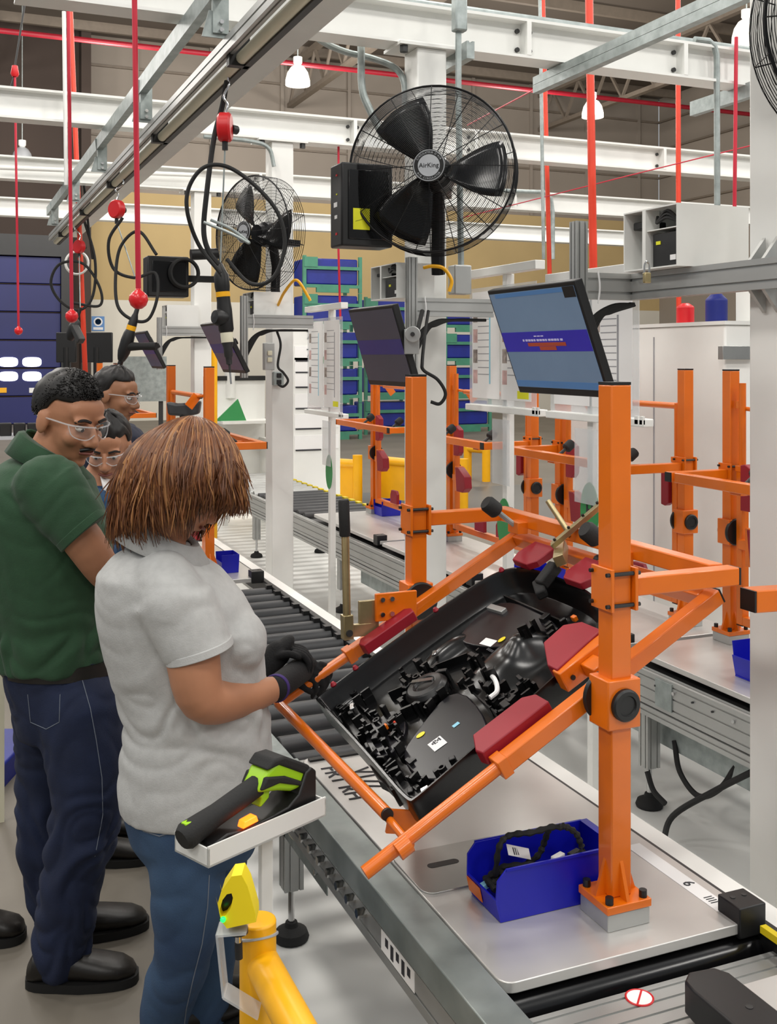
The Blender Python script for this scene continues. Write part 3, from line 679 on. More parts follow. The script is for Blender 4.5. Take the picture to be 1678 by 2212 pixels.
bc2 = PD(252, 452, 6.6); balancer(bc2, 1, 'dark red tool balancer further along the track'); balancer(PD(171, 533, 9.0), 1, 'farthest red balancer beside the left pipe')
def hose(pts, r, label, m='black_rubber', cat='hose'): return tag(MB().tube(spline([PD(*p) for p in pts], 10), r, n=8).build('air_hose', m), label, cat)
hose([(490, 175, 4.2), (480, 230, 4.25), (462, 300, 4.25), (446, 420, 4.2), (440, 500, 4.2), (452, 545, 4.2), (476, 575, 4.2)], .011, 'thick black hose dropping from the track to the near tool')
hose([(476, 590, 4.15), (430, 530, 4.15), (405, 460, 4.1), (408, 405, 4.1), (440, 362, 4.1), (490, 360, 4.1), (550, 400, 4.1), (600, 460, 4.1), (615, 530, 4.1), (590, 600, 4.1), (540, 612, 4.12), (490, 560, 4.16)], .008, 'black hose forming a wide loop around the second fan')
hose([(440, 480, 4.1), (500, 505, 4.1), (538, 525, 4.1), (500, 495, 4.12), (455, 475, 4.12)], .006, 'grey cable tied beside the looped hose', 'galv', 'cable')
hose([(265, 470, 6.5), (235, 520, 6.5), (245, 580, 6.5), (290, 600, 6.45), (335, 590, 6.45), (340, 640, 6.4), (320, 690, 6.4), (285, 690, 6.4), (254, 660, 6.4), (250, 590, 6.45), (262, 530, 6.5), (300, 500, 6.5), (338, 550, 6.45)], .010, 'black hose looped above the pistol grip tool')
hose([(180, 470, 9), (205, 560, 9), (200, 640, 9), (170, 670, 9), (130, 650, 9), (110, 610, 9), (130, 570, 9), (180, 570, 9), (215, 620, 9), (215, 660, 9), (160, 655, 9)], .012, 'black hose loops at the left behind the pull cords')
hose([(178, 370, 9), (190, 480, 9), (200, 560, 9)], .010, 'thin black hose hanging from the far end of the track')
# straight nutrunner
c = PD(490, 700, 4.2); t = thing('nutrunner', 'straight black power nutrunner hanging above the grey shirted worker', 'power tool', PD(497, 805, 4.2))
ax = (PD(477, 585, 4.2)-PD(497, 805, 4.2)).normalized(); o_ = PD(497, 805, 4.2)
MB().lathe([(.004, 0), (.005, .03), (.012, .034), (.013, .06), (.017, .066), (.018, .10), (.024, .12)], o_, ax, n=18).build('angle_head', 'alu_dark', t)
MB().lathe([(.024, .12), (.025, .155), (.024, .16)], o_, ax, n=18).build('sleeve', 'beige_rail', t)
MB().lathe([(.026, .16), (.03, .17), (.03, .25), (.027, .28), (.027, .30)], o_, ax, n=18).build('motor_body', 'black', t)
MB().lathe([(.028, .30), (.028, .32)], o_, ax, n=18).build('colour_band', 'yellow', t)
MB().lathe([(.027, .32), (.030, .34), (.030, .385), (.02, .405), (.010, .43), (0, .44)], o_, ax, n=18).build('tail', 'black', t)
e_ = o_+ax*.215; MB().lathe([(.03, 0), (.034, .01), (.034, .035), (.026, .05), (0, .052)], e_, (-.9, -.3, .1), n=18).build('gear_knob', 'black', t)
MB().cyl(o_-ax*.0, o_-ax*.045, .004, n=8).build('bit', 'chrome', t)
tag(MB().tube([bc-V(0, 0, .08), o_+ax*.43], .0035, n=6).build('balancer_cable', 'galv'), 'thin steel cable from the red reel to the near tool', 'cable')
# pistol grip nutrunner
o_ = PD(255, 800, 6.4); e1 = PD(297, 665, 6.4); ax = (e1-o_).normalized()
t = thing('pistol_nutrunner', 'black pistol grip nutrunner with yellow band hanging at the left', 'power tool', o_)
MB().lathe([(.012, 0), (.016, .023), (.016, .057), (.022, .063), (.030, .086), (.037, .115), (.039, .184), (.035, .23), (.028, .253)], o_, ax, n=18).build('body', 'black', t)
MB().lathe([(.0285, .253), (.0285, .282)], o_, ax, n=18).build('colour_band', 'yellow', t)
MB().lathe([(.028, .282), (.025, .322), (.015, .356), (.012, .414), (.007, .483)], o_, ax, n=14).build('swivel_tail', 'black', t)
g0 = o_+ax*.15; g1 = PD(338, 748, 6.35); MB().tube([g0, g0.lerp(g1, .5), g1], .02, n=12, radii=[.030, .022, .024]).build('grip', 'black_rubber', t)
tag(MB().tube([bc2-V(0, 0, .08), o_+ax*.47], .004, n=6).build('balancer_cable', 'galv'), 'thin steel cable down to the pistol grip tool', 'cable')
o_ = PD(150, 735, 8.9); t = thing('nutrunner', 'small far tool hanging under the middle red ball', 'power tool', o_)
ax = (PD(166, 690, 8.9)-o_).normalized(); MB().tube([PD(171, 545, 9), o_+ax*.27], .005, n=6).build('suspension_cable', 'galv', t); MB().lathe([(.024, 0), (.042, .036), (.048, .108), (.036, .168), (.0144, .19), (.012, .29)], o_, ax, n=14).build('body', 'black', t)
MB().bar(PD(160, 705, 8.88), PD(176, 738, 8.8), .06, .06).build('grip', 'alu_dark', t, bevel=.01)
b = MB(); cc = PD(166, 568, 9.22)
for k in range(5): b.tube(arc(cc+V(0, .01*k-.02, 0), .096+.005*(k % 2), 0, 2*math.pi, 28, (CS, -SN, 0), (0, 0, 1))[:-1], .007, n=6, closed=True)
tag(b.build('cable_coil', 'white'), 'white coiled cable hanging beside the red pipe', 'cable')
# ================================================================ operator stations: profiles, computers, monitors
mat('screen_blue', '#5f7389', .5, emit=.22, ecol='#7f9ab8', col2='#56697f')
mat('screen_grey', '#3c3a46', .45, emit=.06, ecol='#6a6878')
mat('screen_dark', '#1b2040', .25, emit=.05, ecol='#3a4aa0')
mat('band', '#2b239c', .4, emit=.25); mat('band_dim', '#2b2670', .4, emit=.06)
mat('band_text', '#c7c3e8', .4, emit=.15); mat('band_red', '#a8452a', .4, emit=.15)
mat('taskbar', '#4a76a8', .4, emit=.2)
def monitor(label, xt, xb, y0, y1, z1, z0, scr, band, lit=True):
    t = thing('monitor', label, 'monitor', ((xt+xb)/2, (y0+y1)/2, z0), 'monitors at the stations')
    T0, B0 = V(xt, 0, z1), V(xb, 0, z0); up = (T0-B0); Lh = up.length; up.normalize(); Y = V(0, -1, 0); nn = Y.cross(up)   # nn: towards the worker
    if nn.x > 0: nn = -nn
    C = V((xt+xb)/2, (y0+y1)/2, (z0+z1)/2); W2 = (y1-y0)/2; H2 = Lh/2
    bz = MB().obox(C-nn*.014, Y*W2, up*H2, nn*.014).build('bezel', 'black', t, bevel=.003)
    MB().obox(C-nn*.04, Y*.12, up*.10, nn*.014).build('rear_housing', 'black', t, bevel=.004)
    def patch(nm, m, a0, a1, b0, b1, h, par):          # a: left-right 0..1, b: bottom-top 0..1 over the screen
        w_, h_ = W2-.010, H2-.013
        c = C+Y*((a0+a1)-1)*w_+up*((b0+b1)-1)*h_+nn*h
        return MB().obox(c, Y*(a1-a0)*w_, up*(b1-b0)*h_, nn*.0006).build(nm, m, par)
    s = patch('screen', scr, 0, 1, .03, 1, .001, t)
    bd = patch('banner', band, 0, 1, .40, .60, .002, s)
    if lit:
        patch('title_bar', 'taskbar', 0.07, .90, .955, .995, .002, s); patch('taskbar', 'taskbar', 0, 1, .035, .10, .002, s)
        patch('corner_patch', 'black', .88, 1, .90, 1, .0024, s)
        for k in range(14): patch('text_dash', 'band_text', .25+.034*k, .25+.034*k+(.026 if k % 4 else .018), .505, .525, .003, bd)
        for k in range(3): patch('text_dash', 'band_text', .40+.04*k, .43+.04*k, .55, .56, .003, bd)
        patch('highlight', 'band_red', .30, .74, .455, .49, .003, bd); patch('highlight', 'band_red', .43, .62, .415, .452, .003, bd)
    MB().cyl(C-nn*.05, C-nn*.10, .02, n=12).build('mount', 'black', t)
    return t
monitor('nearest monitor, lit grey blue with a violet banner, above the fixture', 1.62, 1.74, 2.52, 3.03, 2.0, 1.672, 'screen_blue', 'band')
monitor('dim grey monitor with a faint violet banner below the large fan', 1.66, 1.762, 3.90, 4.40, 1.995, 1.664, 'screen_grey', 'band_dim', False)
monitor('dark blue monitor behind the straight hanging tool', 1.50, 1.65, 6.06, 6.60, 1.988, 1.69, 'screen_dark', 'band_dim', False)
monitor('farthest dark monitor behind the pistol grip tool', 1.506, 1.66, 8.59, 9.1, 1.985, 1.69, 'screen_dark', 'band_dim', False)
ZA = (1.965, 2.045); RT0, FW0 = V(CS, -SN, 0), V(SN, CS, 0)
def station(label, xv, yv, xe, vz0, vz1, dseg=None, nslot=2):
    t = thing('profile_arm', label, 'support arm', (xv, yv, vz0), 'aluminium profile arms')
    MB().sweep(slot_poly(.04, .04, 2, 2, .006, .006), (xv, yv, vz0), (xv, yv, vz1)).build('upright', 'alu', t)
    MB().sweep(slot_poly(.04, .08, 1, 2, .008, .006), (xv+.02, yv, 2.005), (xe, yv, 2.005)).build('cross_arm', 'alu', t)
    if dseg: MB().sweep(slot_poly(.04, .08, 1, 2, .008, .006), (xe-.02, yv-.02, 2.005), (xe-.02, dseg, 2.005)).build('side_arm', 'alu', t)
    b = MB(); b.tube(spline([(xv+.05, yv-.03, 2.05), (xv+.055, yv-.032, 2.0), (xv+.05, yv-.03, 1.95)], 4), .003, n=6); b.build('cable_tie', 'paper', t)
    b = MB()
    for k in range(4):
        b.tube(spline([(xv-.01, yv+.0, 1.80-.02*k), (xv+.05+.01*k, yv+.01, 1.90), (xv+.12, yv, 1.945-.006*k), (xv+.2, yv, 1.95), (xe-.03, yv, 1.952)], 6), .007, n=6)
    b.build('cable_bundle', 'black_rubber', t)
    return t
station('profile arm holding the nearest monitor, fixed to the right column', 1.79, 2.76, 2.005, 1.70, 2.20, 1.62)
station('profile arm below the large fan with the dim monitor', 1.886, 4.22, 2.28, 1.60, 2.22)
jt = thing('tilt_joint', 'round aluminium tilt joint beside the dim monitor', 'joint', PD(884, 745, 4.22))
MB().cyl(PD(891, 722, 4.20), PD(891, 722, 4.24), .032, n=24).build('disc', 'alu', jt, bevel=.003); MB().cyl(PD(891, 722, 4.185), PD(891, 722, 4.20), .009, n=10).build('screw', 'alu_dark', jt)
MB().obox(PD(889, 738, 4.27), RT0*.03, FW0*.03, V(0, 0, .05)).build('plate', 'alu', jt, bevel=.003)
station('profile arm of the station below the second fan', 1.71, 6.33, 2.15, 1.66, 2.16)
station('farthest profile arm near the pistol grip tool', 1.71, 9.04, 2.15, 1.68, 2.12)
t = thing('corner_bracket', 'cast aluminium corner brackets on the right column', 'bracket', (1.99, 2.2, 1.94))
for z, sg in ((2.045, 1), (1.965, -1)):
    for dy in (-.03, .02):
        b = MB()
        base = V(2.018, 2.2+dy, z); tri = [base, base+V(-.05, 0, 0), base+V(0, 0, sg*.06)]; w_ = V(0, .006, 0)
        b.add([q-w_ for q in tri]+[q+w_ for q in tri], [(0, 1, 2), (3, 5, 4), (0, 3, 4, 1), (1, 4, 5, 2), (2, 5, 3, 0)])
        b.build('web', 'alu', t)
# computer boxes, open to the operator side
mat('sticker_yellow', '#e2e11a', .6)
def pc_box(label, x0, x1, y0, y1, z0, z1, tagit=True):
    t = thing('computer_box', label, 'box', ((x0+x1)/2, (y0+y1)/2, z0), 'white computer boxes'); w_ = .004
    MB().box(x0, x1, y0, y1, z0, z0+w_).build('floor_panel', 'white', t); MB().box(x0, x1, y0, y1, z1-w_, z1).build('top_panel', 'white', t)
    MB().box(x0, x1, y0, y0+w_, z0+w_, z1-w_).build('side_panel', 'white', t); MB().box(x0, x1, y1-w_, y1, z0+w_, z1-w_).build('side_panel', 'white', t)
    MB().box(x1-w_, x1, y0+w_, y1-w_, z0+w_, z1-w_).build('back_panel', 'white', t)
    ym = y0+(y1-y0)*.62; MB().box(x0, x0+.05, ym-.012, ym+.004, z0+w_, z1-w_).build('front_stile', 'white', t)
    zs = z1-(z1-z0)*.36; MB().box(x0+.005, x1-w_, y0+w_, ym-.012, zs-.003, zs).build('shelf', 'white', t)
    p = MB().box(x0+.012, x1-.03, y0+.012, ym-.03, z0+w_, zs-.012).build('computer', 'black', t, bevel=.003)
    MB().box(x0+.010, x0+.012, y0+.09 if y1-y0 > .2 else y0+.05, y0+.11 if y1-y0 > .2 else y0+.07, zs-.045, zs-.035).build('sticker', 'sticker_yellow', p)
    MB().box(x0+.010, x0+.012, y0+.02, y0+.045, z0+.02, z0+.035).build('sticker', 'paper', p)
    b = MB()
    for k in range(3): b.tube(spline([(x0+.03, y0+.02, zs+.012), (x0+.012, y0+.06, zs+.03+.01*k), (x0+.015, y0+.11, zs+.02), (x0+.03, ym-.03, zs+.04)], 5), .005, n=6)
    b.build('cables', 'black_rubber', t)
    MB().box(x0+.02, x0+.1, ym+.02, y1-.02, zs+.01, z1-.03).build('adapter', 'black', t, bevel=.004)
    return t
pc_box('white computer box on the profile arm at the upper right', 1.915, 2.17, 2.45, 2.705, 2.046, 2.224)
pc_box('white computer box behind the upright below the large fan', 1.833, 2.015, 4.26, 4.56, 2.046, 2.20)
pc_box('small white box on the arm below the second fan', 1.78, 2.02, 6.36, 6.62, 2.046, 2.19)
pc_box('farthest white box on a profile arm at the left', 1.78, 2.05, 9.08, 9.3, 2.046, 2.23)
t = thing('padlock', 'brass padlock hanging below the nearest computer box', 'padlock', PD(1397, 615, 2.97))
c = PD(1397, 600, 2.97); MB().cb(c, .022, .012, .03).build('body', 'zinc_yellow', t, bevel=.003); MB().tube(spline([c+V(-.008, 0, .012), c+V(-.008, 0, .035), c+V(0, 0, .045), c+V(.008, 0, .035), c+V(.008, 0, .012)], 4), .003, n=6).build('shackle', 'chrome', t)
# drive controllers
def controller(label, x0, x1, y0, y1, z0, z1, note):
    t = thing('drive_controller', label, 'controller', ((x0+x1)/2, (y0+y1)/2, z0), 'black drive controllers')
    MB().box(x0, x1, y0, y1, z0, z1).build('housing', 'black', t, bevel=.008)
    MB().box(x0+.03, x1-.02, y0-.006, y0, z0+.03, z1-.03).build('front_cover', 'black_gloss', t, bevel=.003)
    if note:
        n_ = MB().box(x0+.05, x0+.125, y0-.008, y0-.006, z0+.07, z0+.16).build('note', 'sticker_yellow', t)
        MB().bar((x0+.06, y0-.0085, z0+.105), (x0+.11, y0-.0085, z0+.12), .003, .001).build('scribble', 'ink', n_)
        for dz, m_, s_ in ((.30, 'red', .008), (.17, 'paper', .02), (.12, 'paper', .015), (.05, 'red', .01), (.22, 'sticker_yellow', .006)):
            MB().box(x0-.002, x0, y0+.05, y0+.05+s_*2, z0+dz, z0+dz+s_).build('indicator', m_, t)
    MB().box(x1, x1+.25, (y0+y1)/2-.02, (y0+y1)/2+.02, z0+.1, z0+.14).build('mounting_arm', 'black', t)
    return t
controller('black drive controller with a yellow note beside the large fan', 1.555, 1.79, 4.2, 4.34, 2.256, 2.61, True)
ca = PY(318, 640, 6.6); cb_ = PY(408, 555, 6.6); ctl = controller('black drive controller with a coiled hose left of the second fan', ca.x, cb_.x, 6.6, 6.75, ca.z, cb_.z, False)
b = MB(); cc = PY(398, 590, 6.57)
for k in range(4): b.tube(arc(cc+V(0, .012*k-.02, 0), .085+.004*(k % 2), 0, 2*math.pi, 28, (1, 0, 0), (0, 0, 1))[:-1], .009, n=6, closed=True)
tag(b.build('hose_coil', 'black_rubber'), 'coiled black hose in front of the far drive controller', 'hose')
c0 = PY(445, 548, 6.6); tag(MB().tube([PY(412, 550, 6.62), PY(470, 548, 6.62)], .035, n=14).build('camera_arm', 'black'), 'black arm between the far controller and the hanging tool', 'arm')
# ================================================================ document boards on white posts
mat('photo_print', '#9b8f88', .6, var=.5, vs_=40); mat('cyan_strip', '#8cc7dc', .6); mat('pink_print', '#caa7a4', .6, var=.25, vs_=25)
mat('sign_green', '#2f8a4b', .5)
def board(label, y0, y1, z0, z1, yp, zsign, letter):
    x = 2.40; t = thing('document_board', label, 'board', (x, yp, 0), 'paper boards on white posts')
    MB().box(x-.004, x, y0, y1, z0, z1).build('acrylic_sheet', 'acrylic', t)
    MB().box(x-.02, x+.03, y0-.02, y1+.02, z1+.05, z1+.09).build('top_rail', 'white', t, bevel=.003)
    MB().box(x-.03, x+.02, y0-.06, y1, z0-.03, z0).build('bottom_tray', 'white', t, bevel=.004)
    for k in range(2): MB().box(x-.03, x-.02, y0-.06+.03*k, y0-.04+.03*k, z0-.02, z0+.01).build('hook', 'white', t)
    W_ = y1-y0
    for k in range(2):
        a, b_ = y1-.03-W_*.46*k, y1-.03-W_*.46*k-W_*.43
        p = MB().box(x-.0060, x-.0045, b_, a, z0+.03, z1-.02).build('paper_sheet', 'paper', t)
        for r_ in range(11):
            zz = z1-.09-r_*(z1-z0-.2)/11
            MB().box(x-.0066, x-.006, b_+.10, a-.06, zz, zz+.004).build('text_line', 'ink_light', p)
            if r_ % 3 == 0: MB().box(x-.0066, x-.006, a-.055, a-.012, zz-.075, zz-.01).build('picture', 'pink_print' if r_ % 2 else 'photo_print', p)
        MB().box(x-.0068, x-.006, b_+.085, b_+.097, z0+.1, z1-.1).build('margin_strip', 'cyan_strip' if k == 0 else 'ink_light', p)
        if k == 1: MB().box(x-.0068, x-.006, b_+.02, b_+.12, z0+.04, z0+.075).build('highlight', 'sticker_yellow', p)
    MB().box(x+.001, x+.041, yp-.02, yp+.02, .012, z1+.05).build('post', 'white', t, bevel=.002)
    MB().box(x-.05, x+.09, yp-.07, yp+.07, 0.001, .012).build('base_plate', 'white', t)
    MB().box(x-.02, x-.017, yp-.08, yp+.08, z0-.36, z0-.06).build('holder', 'acrylic', t)
    b = MB(); b.sweep([(math.cos(2*math.pi*i/24)*.065, math.sin(2*math.pi*i/24)*.115) for i in range(24)], (x-.002, yp, zsign), (x+.0005, yp, zsign)); s = b.build('oval_sign', 'sign_green', t)
    if letter: text_mesh(letter, .11, V(x-.003, yp-.0, zsign), (0, -1, 0), (0, 0, 1), 'letter', 'ink', s)
board('paper board behind the nearest monitor, left one', 4.03, 4.66, 1.56, 2.12, 4.32, 1.02, None)
board('paper board partly hidden by the nearest monitor and orange post', 3.29, 3.91, 1.56, 2.05, 3.62, 1.17, 'P')
board('far paper board left of the dim monitor', 6.46, 7.16, 1.42, 2.05, 6.72, 1.018, None)
# ================================================================ black door panel held in the tilted fixture
FO = V(1.322, 2.42, PT); AN = R(28.7); FE = V(-math.cos(AN), 0, -math.sin(AN)); FN = V(-math.sin(AN), 0, math.cos(AN))
def W(tt, y, n=0): return FO+V(PIV[0], 0, PIV[1])+FE*tt+V(0, y, 0)+FN*n
def TY(px, py, n=-.03):                               # photo pixel -> (t, y) on the panel plane
    a = V(0, 0, H); d = (PD(px, py, 1)-a); o = W(0, 0, n); k = (o-a).dot(FN)/d.dot(FN); p = a+d*k-o
    return p.dot(FE), p.y
mat('panel_black', '#070708', .24, var=.25, vs_=18, bump=.02, bs=40)
mat('panel_grey', '#121116', .28, var=.15, vs_=8)
mat('clip_black', '#060607', .38)
pan = thing('door_panel', 'black car door trim panel seen from its back, lying in the orange fixture', 'door panel', W(.44, 0, -.06))
oc = [(.43, .300), (.2, .312), (0, .315), (-.15, .305), (-.218, .272), (-.245, .20), (-.25, .08), (-.247, -.06), (-.232, -.16), (-.19, -.245), (-.12, -.305), (0, -.335), (.2, -.36), (.45, -.385), (.465, -.375), (.455, -.2), (.445, 0), (.438, .2), (.436, .294)]
def chaikin(P, k):
    for _ in range(k):
        Q = []
        for i in range(len(P)):
            a, b = P[i], P[(i+1) % len(P)]; Q += [(a[0]*.75+b[0]*.25, a[1]*.75+b[1]*.25), (a[0]*.25+b[0]*.75, a[1]*.25+b[1]*.75)]
        P = Q
    return P
OUT = chaikin(oc, 3); cen = (.10, -.05)
def sst(a, b, x): x = min(1, max(0, (x-a)/(b-a))); return x*x*(3-2*x)
def gb(t, y, t0, y0, st, sy, a=0):
    dt, dy = t-t0, y-y0; c, s = math.cos(a), math.sin(a); p, q = dt*c+dy*s, -dt*s+dy*c
    return math.exp(-(abs(p/st)**3+abs(q/sy)**3))
BUL = [(TY(1085, 1440), .115, .075, .045, -.25), (TY(965, 1400), .08, .035, .028, .0), (TY(1155, 1400), .06, .05, .035, 0), (TY(985, 1610), .12, .12, .012, .0)]
def hpan(t, y, s):
    h = -.045
    for (p, a, b, hh, an) in BUL: h += hh*gb(t, y, p[0], p[1], a, b, an)
    h += .006*math.sin(40*t)*math.exp(-((t-.36)/.06)**2)
    return h
rings = [(1.0, None, -.05), (1.004, None, .012), (1.0, None, .020), (.985, None, .020), (.972, None, .010), (.955, None, -.03)]
b = MB(); P = []; NO = len(OUT)
for s_, _, n_ in rings:
    P += [W(cen[0]+(t-cen[0])*s_, cen[1]+(y-cen[1])*s_, n_) for t, y in OUT]
NS = 34
for k in range(1, NS):
    s_ = .955*(1-k/NS)**.9
    for t, y in OUT:
        tt, yy = cen[0]+(t-cen[0])*s_, cen[1]+(y-cen[1])*s_; P.append(W(tt, yy, hpan(tt, yy, s_)-(.0 if s_ < .9 else 0)))
P.append(W(*cen, hpan(*cen, 0))); NR = len(rings)+NS-1
Fc = [(i*NO+j, i*NO+(j+1) % NO, (i+1)*NO+(j+1) % NO, (i+1)*NO+j) for i in range(NR-1) for j in range(NO)]+[((NR-1)*NO+j, (NR-1)*NO+(j+1) % NO, len(P)-1) for j in range(NO)]
b.add(P, Fc); b.build('shell', 'panel_black', pan, sharp=50)
def pbox(name, m, px, py, st, sy, h, n0=None, rot=0, par=None, bev=.002):
    t, y = TY(px, py); n0 = hpan(t, y, 0) if n0 is None else n0; c, s = math.cos(rot), math.sin(rot)
    e1 = FE*c+V(0, 1, 0)*s; e2 = V(0, 1, 0)*c-FE*s
    return MB().obox(W(t, y, n0+h/2), e1*st/2, e2*sy/2, FN*h/2).build(name, m, par or pan, bevel=bev)
# smooth inner panels
for nm, pts, n0, n1 in (('pocket_panel', [(760+130, 1600), (985, 1480), (1062, 1560), (1040, 1640), (960, 1690), (905, 1690), (868, 1640)], -.05, -.022),
                        ('upper_panel', [(1015, 1345), (1090, 1290), (1190, 1335), (1215, 1370), (1150, 1400), (1040, 1400), (985, 1385)], -.05, -.028),
                        ('bracket_panel', [(790, 1575), (850, 1525), (880, 1555), (868, 1600), (830, 1640), (790, 1620)], -.05, -.03),
                        ('lower_rail', [(800, 1640), (850, 1680), (930, 1710), (900, 1745), (870, 1735), (800, 1665)], -.05, -.025)):
    q = [TY(*p) for p in pts]; q = chaikin(q, 2); k = len(q); b = MB()
    b.add([W(t, y, n0) for t, y in q]+[W(t, y, n1) for t, y in q], [(i, (i+1) % k, (i+1) % k+k, i+k) for i in range(k)]+[tuple(range(k))[::-1], tuple(range(k, 2*k))])
    b.build(nm, 'panel_grey' if nm != 'lower_rail' else 'clip_black', pan, bevel=.004, seg=3)
# stiffening ribs, screw bosses and clip towers
rnd = random.Random(3)
for a, c in (((930, 1445), (1010, 1415)), ((840, 1500), (960, 1450)), ((770, 1520), (870, 1610)), ((1000, 1480), (1075, 1545)), ((720, 1540), (800, 1650)), ((1010, 1290), (900, 1360)), ((1070, 1500), (1150, 1530)), ((1090, 1290), (1215, 1345)), ((820, 1690), (900, 1730))):
    p, q = TY(*a), TY(*c); MB().bar(W(*p, -.035), W(*q, -.035), .004, .024, up=FN).build('rib', 'clip_black', pan)
spots = [(735, 1530), (760, 1545), (800, 1540), (815, 1560), (835, 1545), (850, 1575), (780, 1590), (815, 1600), (800, 1625), (900, 1465), (920, 1455), (940, 1480), (955, 1500), (880, 1490), (900, 1520), (925, 1530), (960, 1460), (870, 1455), (1035, 1420), (1065, 1500), (1085, 1520), (1110, 1500), (1100, 1540), (1130, 1480), (840, 1670), (870, 1690), (890, 1715), (920, 1725), (860, 1720), (830, 1650), (765, 1500), (1180, 1340), (1220, 1350), (960, 1670), (985, 1655), (905, 1430)]
for i, (px, py) in enumerate(spots):
    t, y = TY(px, py); h0 = max(hpan(t, y, 0), -.04)
    if i % 3 == 0: MB().lathe([(.010, -.01), (.010, .018), (.006, .018), (.005, .01), (0, .01)], W(t, y, h0), FN, n=12).build('screw_boss', 'clip_black', pan)
    else: pbox('clip_tower', 'clip_black', px, py, rnd.uniform(.012, .03), rnd.uniform(.008, .02), rnd.uniform(.02, .05), h0-.01, rnd.uniform(0, 3))
# door handle mechanism and cup
t, y = TY(925, 1495)
hd = MB().lathe([(.055, -.01), (.06, .01), (.05, .024), (.03, .028), (.026, .02), (0, .02)], W(t, y, -.03), FN, n=24).build('handle_housing', 'clip_black', pan, bevel=.003)
MB().bar(W(t-.02, y-.02, .002), W(t+.02, y+.025, .006), .012, .006, up=FN).build('chrome_link', 'chrome', hd)
pbox('bracket', 'chrome', 765, 1535, .014, .03, .006, -.02, .4); pbox('bracket', 'chrome', 945, 1425, .012, .022, .006, -.012, .6); pbox('bracket', 'chrome', 925, 1720, .02, .02, .005, -.015, .3)
pbox('bracket', 'alu', 1075, 1320, .02, .075, .012, -.03, -.1)
t, y = TY(1028, 1430); MB().lathe([(.016, 0), (.016, .012), (.010, .012), (.010, .004), (0, .004)], W(t, y, hpan(t, y, 0)), FN, n=16).build('screw_boss', 'clip_black', pan)
pts = [(1060, 1470), (1080, 1490), (1085, 1515), (1070, 1530)]; MB().tube(spline([W(*TY(*p), .0) for p in pts], 6), .006, n=8).build('wire_clip', 'paper', pan)
pbox('orange_clip', 'orange', 838, 1583, .014, .012, .014, -.02); pbox('orange_clip', 'orange', 1250, 1355, .012, .016, .014, -.01); pbox('orange_clip', 'red_pipe', 860, 1575, .006, .006, .014, -.02)
for px, py in ((720, 1486), (765, 1435), (935, 1318), (1085, 1237)):
    t, y = min(OUT, key=lambda q: (q[0]-TY(px, py, .02)[0])**2+(q[1]-TY(px, py, .02)[1])**2); t, y = cen[0]+(t-cen[0])*.99, cen[1]+(y-cen[1])*.99; MB().lathe([(.007, 0), (.009, .004), (.005, .012), (0, .014)], W(t, y, .018), FN, n=10).build('red_plug', 'red_pad', pan)
# labels
lb = pbox('label', 'paper', 948, 1613, .036, .044, .0008, -.0215, .05); tq = TY(948, 1613)
for k in range(5):
    for j in range(4):
        if (k*j+k) % 3 != 1: MB().obox(W(tq[0]-.012+.005*k, tq[1]+.004+.004*j, -.0204), FE*.002, V(0, .0015, 0), FN*.0002).build('print_mark', 'ink', lb)
lb = pbox('label', 'paper', 1063, 1404, .026, .05, .0008, -.006, -.15); tq = TY(1063, 1404, -.006)
for k in range(4): MB().obox(W(tq[0]+.004, tq[1]+.016-.008*k, -.0048), FE*.004, V(0, .0028, 0), FN*.0002).build('print_mark', 'ink', lb)
pbox('blue_label', 'cyan_strip', 988, 1572, .018, .012, .0008, -.0215)
for px, py in ((912, 1594), (1085, 1384)):
    t, y = TY(px, py); c = W(t, y, -.0212 if px < 1000 else -.0265); b = MB(); b.sweep([(math.cos(2*math.pi*i/18)*.008, math.sin(2*math.pi*i/18)*.012) for i in range(18)], c, c+FN*.001); b.build('paint_dot', 'yellow_bright', pan)
cl_ = MB(); rn = random.Random(5)
for (x0, x1, y0, y1, n_) in ((722, 800, 1500, 1560, 22), (780, 870, 1540, 1630, 34), (865, 965, 1440, 1535, 40), (1060, 1160, 1480, 1550, 34), (800, 900, 1630, 1735, 36), (900, 960, 1690, 1735, 12), (1000, 1060, 1420, 1500, 14), (1150, 1230, 1370, 1420, 10)):
    for _ in range(n_):
        t, y = TY(rn.uniform(x0, x1), rn.uniform(y0, y1))
        if -.2 < t < .425 and -.33 < y < .24:
            a_ = rn.choice((0, 0, .5, -.3, 1.57)); e1 = FE*math.cos(a_)+V(0, 1, 0)*math.sin(a_); e2 = V(0, 1, 0)*math.cos(a_)-FE*math.sin(a_); hh_ = rn.uniform(.008, .03)
            cl_.obox(W(t, y, hpan(t, y, 0)+hh_*.4), e1*rn.uniform(.003, .014), e2*rn.uniform(.002, .006), FN*hh_)
o = cl_.build('clip_cluster', 'clip_black', pan); o['kind'] = 'stuff'
pbox('paint_dot', 'sticker_yellow', 800, 1640, .006, .012, .001, -.02)

